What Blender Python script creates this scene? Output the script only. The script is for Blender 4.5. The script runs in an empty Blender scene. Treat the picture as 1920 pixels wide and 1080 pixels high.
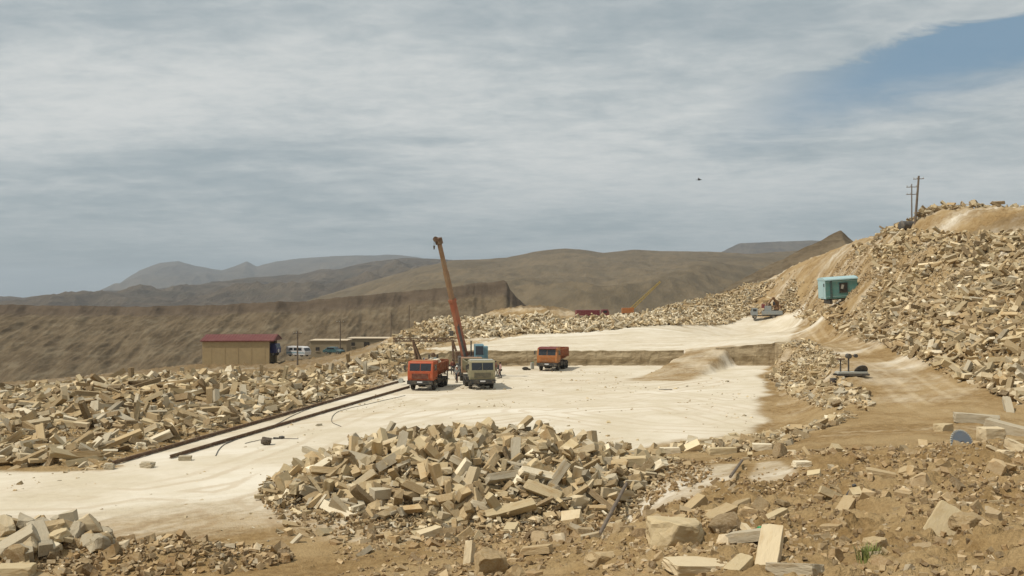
import bpy, bmesh, math, random
import numpy as np
from mathutils import Vector, Matrix, Euler
random.seed(7); RNG = np.random.default_rng(11)
R = math.radians
scene = bpy.context.scene
col = scene.collection

# ------------------------------------------------------------------ camera
F, HZ, CH = 1880.0, 553.0, 9.0          # focal length in photo pixels, horizon row, eye height above the quarry floor
cam_d = bpy.data.cameras.new('camera'); cam = bpy.data.objects.new('camera', cam_d); col.objects.link(cam)
cam_d.sensor_width = 36; cam_d.lens = 36*F/1920; cam_d.clip_start = 0.3; cam_d.clip_end = 30000
cam.location = (0, 0, CH); cam.rotation_euler = (R(90)+math.atan((HZ-540)/F), 0, 0)
scene.camera = cam

# ------------------------------------------------------------------ sky and sun
SUN_EL, SUN_AZ = R(56), R(-112)          # azimuth measured from +Y towards +X: the sun is high on the left, a little behind the camera
w = bpy.data.worlds.new('World'); scene.world = w; w.use_nodes = True
nt = w.node_tree; nt.nodes.clear()
def N(nt, typ, **kw):
    n = nt.nodes.new(typ)
    for k, v in kw.items():
        if k.startswith('i_'):
            key = k[2:]; key = int(key) if key.isdigit() else key
            n.inputs[key].default_value = v
        else: setattr(n, k, v)
    return n
def math_n(nt, op, a, b=None, c=None, clamp=False):
    n = nt.nodes.new('ShaderNodeMath'); n.operation = op; n.use_clamp = clamp
    for i, v in enumerate((a, b, c)):
        if v is None: continue
        if isinstance(v, (int, float)): n.inputs[i].default_value = v
        else: nt.links.new(v, n.inputs[i])
    return n.outputs[0]
def maprange(nt, v, a, b, c=0.0, d=1.0, smooth=True):
    n = nt.nodes.new('ShaderNodeMapRange'); n.interpolation_type = 'SMOOTHSTEP' if smooth else 'LINEAR'
    nt.links.new(v, n.inputs[0])
    for i, x in zip((1, 2, 3, 4), (a, b, c, d)): n.inputs[i].default_value = x
    return n.outputs[0]
def mixc(nt, fac, a, b, mode='MIX'):
    n = nt.nodes.new('ShaderNodeMix'); n.data_type = 'RGBA'; n.blend_type = mode; n.clamp_factor = True
    for idx, v in ((0, fac), (6, a), (7, b)):
        if isinstance(v, (int, float)): n.inputs[idx].default_value = v
        elif isinstance(v, tuple): n.inputs[idx].default_value = v if len(v) == 4 else (*v, 1)
        else: nt.links.new(v, n.inputs[idx])
    return n.outputs[2]
def noise(nt, vec, scale, detail=4, rough=0.55, dist=0.0):
    n = nt.nodes.new('ShaderNodeTexNoise'); n.inputs['Scale'].default_value = scale
    n.inputs['Detail'].default_value = detail; n.inputs['Roughness'].default_value = rough; n.inputs['Distortion'].default_value = dist
    nt.links.new(vec, n.inputs['Vector']); return n.outputs[0]
sky = N(nt, 'ShaderNodeTexSky', sky_type='NISHITA', sun_disc=False, sun_elevation=SUN_EL, sun_rotation=SUN_AZ,
        altitude=300, air_density=1.0, dust_density=2.5, ozone_density=1.5)
tc = N(nt, 'ShaderNodeTexCoord'); sp = N(nt, 'ShaderNodeSeparateXYZ'); nt.links.new(tc.outputs['Generated'], sp.inputs[0])
zc = math_n(nt, 'MAXIMUM', sp.outputs[2], 0.0); zp = math_n(nt, 'ADD', zc, 0.1)
u = math_n(nt, 'DIVIDE', sp.outputs[0], zp); v = math_n(nt, 'DIVIDE', sp.outputs[1], zp)
cb = N(nt, 'ShaderNodeCombineXYZ'); nt.links.new(u, cb.inputs[0]); nt.links.new(v, cb.inputs[1]); cb.inputs[2].default_value = 3.7
mp = N(nt, 'ShaderNodeMapping', i_Rotation=(0, 0, R(12)), i_Scale=(0.75, 0.95, 1)); nt.links.new(cb.outputs[0], mp.inputs[0])
n1 = noise(nt, mp.outputs[0], 1.0, 6, 0.5, 0.25)      # broad banks
n2 = noise(nt, mp.outputs[0], 4.2, 9, 0.62, 0.5)       # ripples
n3 = noise(nt, mp.outputs[0], 0.45, 3, 0.5, 0.2)
s = math_n(nt, 'ADD', math_n(nt, 'MULTIPLY', u, 0.78), math_n(nt, 'MULTIPLY', v, 0.63))
s = math_n(nt, 'ADD', s, math_n(nt, 'MULTIPLY', math_n(nt, 'SUBTRACT', n2, 0.5), 0.5))
gap = math_n(nt, 'MULTIPLY', maprange(nt, s, 2.50, 2.60), maprange(nt, s, 2.80, 3.5, 1, 0))
gap = math_n(nt, 'MULTIPLY', gap, maprange(nt, u, 0.62, 1.15))
cov = math_n(nt, 'ADD', math_n(nt, 'MULTIPLY', n1, 0.7), math_n(nt, 'MULTIPLY', n2, 0.3))
cov = math_n(nt, 'ADD', cov, math_n(nt, 'MULTIPLY', math_n(nt, 'SUBTRACT', n3, 0.5), 0.5))
dens = maprange(nt, cov, 0.30, 0.58, 0.55, 0.97)
low = maprange(nt, sp.outputs[2], 0.0, 0.16, 0.42, 1.0)
dens = math_n(nt, 'MULTIPLY', dens, low)
dens = math_n(nt, 'MULTIPLY', dens, math_n(nt, 'SUBTRACT', 1.0, math_n(nt, 'MULTIPLY', gap, 0.92)))
n4 = noise(nt, mp.outputs[0], 11.0, 6, 0.65, 0.3)
shade = maprange(nt, math_n(nt, 'ADD', math_n(nt, 'MULTIPLY', n4, 0.35), math_n(nt, 'ADD', math_n(nt, 'MULTIPLY', n2, 0.2), math_n(nt, 'MULTIPLY', n1, 0.45))), 0.30, 0.66)
ccol = mixc(nt, shade, (0.46, 0.515, 0.53), (0.70, 0.715, 0.70))
bgs = N(nt, 'ShaderNodeBackground', i_1=0.05); nt.links.new(mixc(nt, 0.65, sky.outputs[0], mixc(nt, gap, (4.3, 6.2, 7.2), (4.4, 7.6, 10.6))), bgs.inputs[0])
bgc = N(nt, 'ShaderNodeBackground', i_1=1.0); nt.links.new(ccol, bgc.inputs[0])
mx = N(nt, 'ShaderNodeMixShader'); nt.links.new(dens, mx.inputs[0]); nt.links.new(bgs.outputs[0], mx.inputs[1]); nt.links.new(bgc.outputs[0], mx.inputs[2])
wo = N(nt, 'ShaderNodeOutputWorld'); nt.links.new(mx.outputs[0], wo.inputs[0])

sd = bpy.data.lights.new('sun', 'SUN'); sd.energy = 3.7; sd.angle = R(0.9); sd.color = (1.0, 0.925, 0.81)
sun = bpy.data.objects.new('sun', sd); col.objects.link(sun)
sdir = Vector((math.sin(SUN_AZ)*math.cos(SUN_EL), math.cos(SUN_AZ)*math.cos(SUN_EL), math.sin(SUN_EL)))
sun.rotation_euler = (-sdir).to_track_quat('-Z', 'Y').to_euler(); sun.location = (-30, -20, 60)
vs = scene.view_settings; vs.view_transform = 'Standard'; vs.look = 'None'; vs.gamma = 1; vs.use_curve_mapping = False; vs.exposure = 0.0

# ------------------------------------------------------------------ helpers
def at(px, py, Y):                       # world point seen at a photo pixel, at distance Y
    return ((px-960)/F*Y, Y, CH-(py-HZ)/F*Y)
def fl(px, py, z=0.0):
    Y = (CH-z)*F/(py-HZ); return ((px-960)/F*Y, Y)
def _hash(ix, iy, seed):
    h = (ix.astype(np.int64)*374761393 + iy.astype(np.int64)*668265263 + seed*974634777) & 0xffffffff
    h = ((h ^ (h >> 13))*1274126177) & 0xffffffff
    h = (h ^ (h >> 16)) & 0xffffffff
    return h/4294967295.0
def pn(x, y, seed=0):
    x = np.asarray(x, float); y = np.asarray(y, float)
    ix = np.floor(x); iy = np.floor(y); fx = x-ix; fy = y-iy
    ux = fx*fx*fx*(fx*(fx*6-15)+10); uy = fy*fy*fy*(fy*(fy*6-15)+10)
    def g(dx, dy):
        a = _hash(ix+dx, iy+dy, seed)*2*np.pi
        return np.cos(a)*(fx-dx)+np.sin(a)*(fy-dy)
    return ((g(0,0)*(1-ux)+g(1,0)*ux)*(1-uy)+(g(0,1)*(1-ux)+g(1,1)*ux)*uy)*1.5
def fbm(x, y, oct=4, seed=0, gain=0.5, ridged=False):
    t = 0; a = 1.0; n = 0
    for o in range(oct):
        q = pn(np.asarray(x)*2**o+o*17.3, np.asarray(y)*2**o-o*9.1, seed+o)
        if ridged: q = 1-2*np.abs(q)
        t = t+a*q; n += a; a *= gain
    return t/n
def ss(a, b, x):
    t = np.clip((np.asarray(x, float)-a)/(b-a), 0, 1); return t*t*(3-2*t)
def in_poly(X, Y, poly):
    X = np.asarray(X, float); inside = np.zeros(X.shape, bool); n = len(poly)
    for i in range(n):
        x0, y0 = poly[i]; x1, y1 = poly[(i+1) % n]
        if y0 == y1: continue
        c = ((y0 > Y) != (y1 > Y)) & (X < (x1-x0)*(Y-y0)/(y1-y0)+x0)
        inside ^= c
    return inside
def poly_dist(X, Y, poly, wts=None):
    d = np.full(np.shape(X), 1e9); wv = np.ones(np.shape(X)); n = len(poly)
    for i in range(n):
        x0, y0 = poly[i]; x1, y1 = poly[(i+1) % n]
        ex, ey = x1-x0, y1-y0; L = ex*ex+ey*ey
        t = np.clip(((X-x0)*ex+(Y-y0)*ey)/L, 0, 1)
        q = np.hypot(X-x0-t*ex, Y-y0-t*ey)
        if wts is not None: wv = np.where(q < d, wts[i], wv)
        d = np.minimum(d, q)
    return d, wv

def np_mesh(name, verts, faces, mat, attrs=None, smooth=False, parent=None):
    verts = np.asarray(verts, np.float32); faces = np.asarray(faces, np.int32)
    me = bpy.data.meshes.new(name); k = faces.shape[1]
    me.vertices.add(len(verts)); me.vertices.foreach_set('co', verts.ravel())
    me.loops.add(faces.size); me.loops.foreach_set('vertex_index', faces.ravel())
    me.polygons.add(len(faces)); me.polygons.foreach_set('loop_start', np.arange(0, faces.size, k, dtype=np.int32))
    me.polygons.foreach_set('loop_total', np.full(len(faces), k, np.int32))
    me.polygons.foreach_set('use_smooth', np.full(len(faces), smooth))
    me.update(calc_edges=True)
    for an, arr in (attrs or {}).items():
        a = me.color_attributes.new(an, 'FLOAT_COLOR', 'POINT')
        rgba = np.ones((len(verts), 4), np.float32); rgba[:, :3] = arr; a.data.foreach_set('color', rgba.ravel())
    me.materials.append(mat)
    o = bpy.data.objects.new(name, me); col.objects.link(o)
    if parent: o.parent = parent
    return o
def grid_faces(nu, nv, flip=False):
    i = np.arange(nu-1)[:, None]; j = np.arange(nv-1)[None, :]
    a = (i*nv+j).ravel(); f = np.stack([a, a+nv, a+nv+1, a+1], 1)
    return f[:, ::-1] if flip else f
def tag(o, label=None, cat=None, group=None, kind=None):
    if label: o['label'] = label
    if cat: o['category'] = cat
    if group: o['group'] = group
    if kind: o['kind'] = kind
    return o
def empty(name, loc=(0, 0, 0), rz=0, label=None, cat=None, group=None):
    o = bpy.data.objects.new(name, None); col.objects.link(o); o.location = loc; o.rotation_euler = (0, 0, rz)
    o.empty_display_size = 0.3
    return tag(o, label, cat, group)

class MB:                                 # collects shapes, linked as one mesh
    def __init__(s): s.bm = bmesh.new()
    def _x(s, vs, M):
        for v_ in vs: v_.co = M @ v_.co
        return s
    def box(s, c, d, rot=(0, 0, 0), bev=0.0, taper=None):
        r = bmesh.ops.create_cube(s.bm, size=1.0); vs_ = r['verts']
        for v_ in vs_:
            v_.co = Vector((v_.co.x*d[0], v_.co.y*d[1], v_.co.z*d[2]))
            if taper and v_.co.z > 0: v_.co.x *= taper[0]; v_.co.y *= taper[1]
        if bev:
            es = list({e for v_ in vs_ for e in v_.link_edges})
            rr = bmesh.ops.bevel(s.bm, geom=es, offset=bev, segments=2, profile=0.7, affect='EDGES')
            vs_ = list({v_ for f_ in rr['faces'] for v_ in f_.verts} | {v_ for v_ in vs_ if v_.is_valid})
        return s._x(vs_, Matrix.Translation(c) @ Euler(rot).to_matrix().to_4x4())
    def cyl(s, a, b, r1, r2=None, n=12):
        a = Vector(a); b = Vector(b); r2 = r1 if r2 is None else r2; d = b-a
        r = bmesh.ops.create_cone(s.bm, cap_ends=True, segments=n, radius1=r1, radius2=r2, depth=d.length)
        return s._x(r['verts'], Matrix.Translation((a+b)/2) @ d.to_track_quat('Z', 'Y').to_matrix().to_4x4())
    def bar(s, a, b, wx, wz):
        a = Vector(a); b = Vector(b); d = b-a
        r = bmesh.ops.create_cube(s.bm, size=1.0)
        for v_ in r['verts']: v_.co = Vector((v_.co.x*wx, v_.co.y*wz, v_.co.z*d.length))
        return s._x(r['verts'], Matrix.Translation((a+b)/2) @ d.to_track_quat('Z', 'Y').to_matrix().to_4x4())
    def prism(s, pts, axis, lo, hi):      # pts: 2-D outline, extruded along axis
        def mk(p, t):
            if axis == 'x': return (t, p[0], p[1])
            if axis == 'y': return (p[0], t, p[1])
            return (p[0], p[1], t)
        A = [s.bm.verts.new(mk(p, lo)) for p in pts]; B = [s.bm.verts.new(mk(p, hi)) for p in pts]
        s.bm.faces.new(A); s.bm.faces.new(B[::-1])
        for i in range(len(pts)):
            j = (i+1) % len(pts); s.bm.faces.new([A[j], A[i], B[i], B[j]])
        return s
    def sphere(s, c, r, sc=(1, 1, 1), n=10):
        q = bmesh.ops.create_uvsphere(s.bm, u_segments=n, v_segments=max(5, n//2+1), radius=r)
        return s._x(q['verts'], Matrix.Translation(c) @ Matrix.Diagonal((*sc, 1)))
    def tube(s, pts, r, n=6):
        for a, b in zip(pts[:-1], pts[1:]): s.cyl(a, b, r, n=n)
        return s
    def build(s, name, mat, parent=None, loc=None, smooth=False):
        bmesh.ops.recalc_face_normals(s.bm, faces=s.bm.faces)
        me = bpy.data.meshes.new(name); s.bm.to_mesh(me); s.bm.free()
        if smooth:
            for p in me.polygons: p.use_smooth = True
        me.materials.append(mat); o = bpy.data.objects.new(name, me); col.objects.link(o)
        if parent: o.parent = parent
        if loc is not None: o.location = loc
        return o

# ------------------------------------------------------------------ materials
def newmat(name):
    m = bpy.data.materials.new(name); m.use_nodes = True; nt = m.node_tree
    return m, nt, nt.nodes['Principled BSDF']
def bump(nt, b, h, dist, strength=1.0):
    n = nt.nodes.new('ShaderNodeBump'); n.inputs['Distance'].default_value = dist; n.inputs['Strength'].default_value = strength
    nt.links.new(h, n.inputs['Height']); nt.links.new(n.outputs[0], b.inputs['Normal'])
def worn(name, c, dirt=(0.33, 0.26, 0.16), amt=0.35, rough=0.6, metal=0.0, scale=3.0):
    m, nt, b = newmat(name); t = N(nt, 'ShaderNodeTexCoord').outputs['Object']
    n = noise(nt, t, scale, 6, 0.65); f = maprange(nt, n, 0.42, 0.72, 0, amt)
    c2 = mixc(nt, noise(nt, t, scale*5, 3), tuple(x*0.82 for x in c), tuple(min(1, x*1.12) for x in c))
    nt.links.new(mixc(nt, f, c2, dirt), b.inputs['Base Color']); b.inputs['Roughness'].default_value = rough; b.inputs['Metallic'].default_value = metal
    bump(nt, b, n, 0.01, 0.3); return m
M = {}
M['orange'] = worn('orange_paint', (0.40, 0.070, 0.018), amt=0.28, rough=0.45)
M['orange2'] = worn('faded_orange_paint', (0.37, 0.13, 0.03), amt=0.4, rough=0.55)
M['orange_bed'] = worn('dusty_orange_steel', (0.30, 0.085, 0.03), amt=0.6, rough=0.7)
M['olive'] = worn('olive_grey_paint', (0.26, 0.235, 0.14), amt=0.5, rough=0.6)
M['grey_roof'] = worn('pale_grey_paint', (0.40, 0.41, 0.37), amt=0.3, rough=0.5)
M['black'] = worn('dark_chassis', (0.03, 0.03, 0.03), amt=0.35, rough=0.7)
M['tyre'] = worn('tyre_rubber', (0.02, 0.02, 0.02), amt=0.45, rough=0.85)
M['rim'] = worn('rim_steel', (0.25, 0.22, 0.18), amt=0.5, rough=0.6)
M['chrome'] = worn('lamp_glass', (0.6, 0.6, 0.58), amt=0.2, rough=0.25)
M['boom_o'] = worn('boom_orange_paint', (0.33, 0.10, 0.05), amt=0.35, rough=0.6, scale=1.0)
M['boom_b'] = worn('boom_brown_steel', (0.26, 0.15, 0.08), amt=0.4, rough=0.6, scale=1.0)
M['rust'] = worn('rusty_steel', (0.12, 0.065, 0.035), amt=0.45, rough=0.8)
M['darksteel'] = worn('dark_steel', (0.06, 0.055, 0.05), amt=0.3, rough=0.6)
M['blue_cab'] = worn('pale_blue_paint', (0.15, 0.29, 0.35), amt=0.3, rough=0.5)
M['turq'] = worn('turquoise_paint', (0.10, 0.27, 0.26), dirt=(0.3, 0.30, 0.24), amt=0.35, rough=0.6)
M['turq_pale_lit'] = worn('pale_sunlit_turquoise', (0.33, 0.48, 0.50), dirt=(0.4, 0.4, 0.33), amt=0.3, rough=0.6)  # pale roof and strips; on the cabin end, sunlight put into the colour
M['grey_truck'] = worn('grey_blue_paint', (0.22, 0.25, 0.26), amt=0.4, rough=0.6)
M['brownmach'] = worn('brown_machine_paint', (0.20, 0.10, 0.04), amt=0.4, rough=0.7)
M['yellow'] = worn('yellow_boom_paint', (0.36, 0.26, 0.06), amt=0.5, rough=0.6)
M['red'] = worn('dark_red_paint', (0.16, 0.022, 0.03), amt=0.25, rough=0.5)
M['roof_red'] = worn('dark_red_sheet', (0.13, 0.025, 0.018), dirt=(0.2, 0.1, 0.07), amt=0.3, rough=0.6, scale=0.6)
M['wall_tan'] = worn('tan_plaster', (0.40, 0.30, 0.16), dirt=(0.30, 0.22, 0.12), amt=0.5, rough=0.9, scale=0.5)
M['wall_dun'] = worn('dun_plaster', (0.27, 0.22, 0.14), dirt=(0.22, 0.17, 0.10), amt=0.5, rough=0.9, scale=0.5)
M['pale'] = worn('pale_parapet', (0.55, 0.46, 0.33), amt=0.3, rough=0.9)
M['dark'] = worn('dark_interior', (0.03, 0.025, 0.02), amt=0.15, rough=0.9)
M['navy'] = worn('navy_paint', (0.03, 0.035, 0.12), amt=0.15, rough=0.4)
M['white'] = worn('white_paint', (0.62, 0.62, 0.62), amt=0.3, rough=0.45)
M['teal'] = worn('teal_paint', (0.04, 0.10, 0.11), amt=0.25, rough=0.4)
M['wood'] = worn('weathered_wood', (0.13, 0.10, 0.075), amt=0.35, rough=0.9)
M['skin'] = worn('skin', (0.32, 0.17, 0.11), amt=0.0, rough=0.6)
M['shirt_red'] = worn('brown_red_cloth', (0.22, 0.07, 0.05), amt=0.2, rough=0.9)
M['shirt_pink'] = worn('pale_pink_cloth', (0.55, 0.36, 0.33), amt=0.2, rough=0.9)
M['shirt_grey'] = worn('grey_cloth', (0.22, 0.23, 0.22), amt=0.2, rough=0.9)
M['trousers'] = worn('dark_cloth', (0.035, 0.035, 0.045), amt=0.15, rough=0.9)
M['trousers_l'] = worn('khaki_cloth', (0.28, 0.25, 0.18), amt=0.2, rough=0.9)
M['cap'] = worn('white_cloth', (0.75, 0.73, 0.68), amt=0.1, rough=0.9)
M['hair'] = worn('black_hair', (0.02, 0.015, 0.012), amt=0.0, rough=0.8)
M['blade'] = worn('blue_grey_steel', (0.20, 0.24, 0.29), amt=0.35, rough=0.45, metal=0.4)
M['green'] = worn('green_plastic', (0.03, 0.28, 0.10), amt=0.1, rough=0.5)
m, nt_, b = newmat('dark_glass'); b.inputs['Base Color'].default_value = (0.025, 0.028, 0.032, 1); b.inputs['Roughness'].default_value = 0.12; M['glass'] = m

def stone_mat(name, per_object):
    m, nt, b = newmat(name)
    if per_object:
        oi = N(nt, 'ShaderNodeObjectInfo'); at_ = N(nt, 'ShaderNodeAttribute', attribute_type='OBJECT', attribute_name='tone')
        base = at_.outputs['Color']
        t = N(nt, 'ShaderNodeTexCoord').outputs['Object']
    else:
        at_ = N(nt, 'ShaderNodeAttribute', attribute_name='tone'); base = at_.outputs['Color']
        t = N(nt, 'ShaderNodeNewGeometry').outputs['Position']
    n1 = noise(nt, t, 1.6, 6, 0.62); n2 = noise(nt, t, 14, 4, 0.6)
    stain = mixc(nt, maprange(nt, n1, 0.48, 0.75, 0, 0.65), base, mixc(nt, 1.0, base, (0.72, 0.56, 0.36), 'MULTIPLY'))
    dust = mixc(nt, maprange(nt, n2, 0.35, 0.7, 0, 0.25), stain, (0.55, 0.46, 0.33))
    nt.links.new(dust, b.inputs['Base Color']); b.inputs['Roughness'].default_value = 0.95
    if 'Specular IOR Level' in b.inputs: b.inputs['Specular IOR Level'].default_value = 0.15
    h = math_n(nt, 'ADD', n1, math_n(nt, 'MULTIPLY', n2, 0.35)); bump(nt, b, h, 0.05, 0.7)
    return m
M['stone_s'] = stone_mat('limestone_rubble', False); M['stone_o'] = stone_mat('limestone_block', True)

# ground: vertex colour G = (white limestone dust, dark brown, rubble dirt)
m, nt, b = newmat('quarry_ground'); M['ground'] = m
ga = N(nt, 'ShaderNodeAttribute', attribute_name='soil'); gs = N(nt, 'ShaderNodeSeparateColor'); nt.links.new(ga.outputs['Color'], gs.inputs[0])
pos = N(nt, 'ShaderNodeNewGeometry').outputs['Position']
def mapped(nt, pos, rz, sc):
    # Rotates first, then stretches along the rotated direction
    a = N(nt, 'ShaderNodeMapping', i_Rotation=(0, 0, rz)); nt.links.new(pos, a.inputs[0])
    c = N(nt, 'ShaderNodeMapping', i_Scale=sc); nt.links.new(a.outputs[0], c.inputs[0]); return c.outputs[0]
nA = noise(nt, mapped(nt, pos, R(-20), (0.035, 0.16, 0.1)), 1.0, 7, 0.6, 0.6)     # long drive streaks
nB = noise(nt, mapped(nt, pos, R(-55), (0.05, 0.5, 0.2)), 1.0, 6, 0.65, 1.2)
nC = noise(nt, pos, 0.22, 8, 0.62); nD = noise(nt, pos, 2.4, 6, 0.65); nE = noise(nt, pos, 14, 4, 0.6)
wf = math_n(nt, 'ADD', gs.outputs[0], math_n(nt, 'MULTIPLY', math_n(nt, 'SUBTRACT', math_n(nt, 'ADD', math_n(nt, 'MULTIPLY', nA, 0.6), math_n(nt, 'MULTIPLY', nB, 0.4)), 0.5), 1.9))
wf = math_n(nt, 'ADD', wf, math_n(nt, 'MULTIPLY', math_n(nt, 'SUBTRACT', nD, 0.5), 0.45))
wf = maprange(nt, wf, 0.18, 0.95)
white = mixc(nt, maprange(nt, nC, 0.35, 0.65), (0.54, 0.475, 0.355), (0.62, 0.56, 0.45))
white = mixc(nt, maprange(nt, nB, 0.50, 0.72, 0, 0.5), white, (0.42, 0.325, 0.195))
white = mixc(nt, maprange(nt, nA, 0.52, 0.66, 0, 0.6), white, (0.70, 0.655, 0.56))
dirt = mixc(nt, maprange(nt, nD, 0.3, 0.7), (0.215, 0.135, 0.055), (0.345, 0.235, 0.11))
dirt = mixc(nt, maprange(nt, nC, 0.4, 0.62), dirt, (0.385, 0.275, 0.14))
dirt = mixc(nt, maprange(nt, nE, 0.35, 0.75, 0, 0.5), dirt, (0.17, 0.115, 0.055))
cg = mixc(nt, wf, dirt, white)
cg = mixc(nt, gs.outputs[1], cg, mixc(nt, nD, (0.10, 0.068, 0.035), (0.18, 0.125, 0.065)))
ta = N(nt, 'ShaderNodeAttribute', attribute_name='track'); ts = N(nt, 'ShaderNodeSeparateColor'); nt.links.new(ta.outputs['Color'], ts.inputs[0])
td = math_n(nt, 'ADD', math_n(nt, 'MULTIPLY', ts.outputs[0], 10.0), math_n(nt, 'MULTIPLY', math_n(nt, 'SUBTRACT', nD, 0.5), 0.5))
p1 = maprange(nt, math_n(nt, 'ABSOLUTE', math_n(nt, 'SUBTRACT', td, 0.95)), 0.35, 0.10, 0, 0.8)
p2 = maprange(nt, math_n(nt, 'ABSOLUTE', math_n(nt, 'SUBTRACT', td, 2.3)), 0.4, 0.1, 0, 0.6)
rut = math_n(nt, 'MULTIPLY', math_n(nt, 'ADD', p1, p2), maprange(nt, math_n(nt, 'ADD', nA, math_n(nt, 'MULTIPLY', nC, 0.6)), 0.62, 0.95))
cg = mixc(nt, math_n(nt, 'MULTIPLY', rut, 0.5), cg, mixc(nt, ts.outputs[1], mixc(nt, 1.0, cg, (0.62, 0.50, 0.36), 'MULTIPLY'), (0.56, 0.46, 0.31)))
nt.links.new(cg, b.inputs['Base Color']); b.inputs['Roughness'].default_value = 1.0; b.inputs['Specular IOR Level'].default_value = 0.1
hh = math_n(nt, 'ADD', math_n(nt, 'MULTIPLY', nD, 1.0), math_n(nt, 'MULTIPLY', nE, 0.4)); 
hm = math_n(nt, 'MULTIPLY', hh, math_n(nt, 'SUBTRACT', 1.15, gs.outputs[0])); bump(nt, b, hm, 0.14, 1.0)

def hill_mat(name, c1, c2, c3, sc, bd):
    m, nt, b = newmat(name); pos = N(nt, 'ShaderNodeNewGeometry').outputs['Position']
    a = noise(nt, pos, sc, 8, 0.62, 0.4); c = noise(nt, mapped(nt, pos, 0, (1, 0.3, 3.0)), sc*4, 6, 0.6)
    f_ = noise(nt, mapped(nt, pos, R(8), (1, 0.25, 0.6)), sc*16, 6, 0.7); k = mixc(nt, maprange(nt, math_n(nt, 'ADD', math_n(nt, 'MULTIPLY', a, 0.5), math_n(nt, 'MULTIPLY', f_, 0.5)), 0.40, 0.60), c1, c2); k = mixc(nt, maprange(nt, c, 0.45, 0.72, 0, 0.8), k, c3)
    rk_ = N(nt, 'ShaderNodeAttribute', attribute_name='rock').outputs['Fac']
    k = mixc(nt, math_n(nt, 'MULTIPLY', rk_, 1.0), k, mixc(nt, c, (0.05, 0.036, 0.024), (0.15, 0.115, 0.08)))
    nt.links.new(k, b.inputs['Base Color']); b.inputs['Roughness'].default_value = 1.0; b.inputs['Specular IOR Level'].default_value = 0.05
    bump(nt, b, math_n(nt, 'ADD', math_n(nt, 'ADD', a, math_n(nt, 'MULTIPLY', c, 0.3)), math_n(nt, 'MULTIPLY', f_, 0.35)), bd*1.6, 1.0); return m
M['esc'] = hill_mat('escarpment_earth', (0.092, 0.068, 0.041), (0.145, 0.110, 0.068), (0.18, 0.145, 0.095), 0.035, 1.0)
M['hill'] = hill_mat('dry_hill_earth', (0.10, 0.077, 0.045), (0.16, 0.122, 0.072), (0.125, 0.10, 0.062), 0.004, 5)
M['mount'] = hill_mat('dark_mountain_earth', (0.07, 0.055, 0.04), (0.12, 0.095, 0.065), (0.06, 0.05, 0.035), 0.0025, 20)
M['plain'] = hill_mat('plain_earth', (0.16, 0.12, 0.075), (0.22, 0.17, 0.11), (0.13, 0.10, 0.06), 0.01, 0.5)
m, nt, b = newmat('cut_rock'); M['cut'] = m
pos = N(nt, 'ShaderNodeNewGeometry').outputs['Position']
a = noise(nt, mapped(nt, pos, 0, (0.6, 0.6, 2.2)), 1.0, 7, 0.65); c = noise(nt, mapped(nt, pos, 0, (1.5, 1.5, 0.25)), 1.5, 5, 0.6)
k = mixc(nt, maprange(nt, a, 0.35, 0.65), (0.27, 0.205, 0.12), (0.40, 0.32, 0.20)); k = mixc(nt, maprange(nt, c, 0.5, 0.7, 0, 0.6), k, (0.15, 0.11, 0.06))
nt.links.new(k, b.inputs['Base Color']); b.inputs['Roughness'].default_value = 1; bump(nt, b, a, 0.15, 1)

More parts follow.
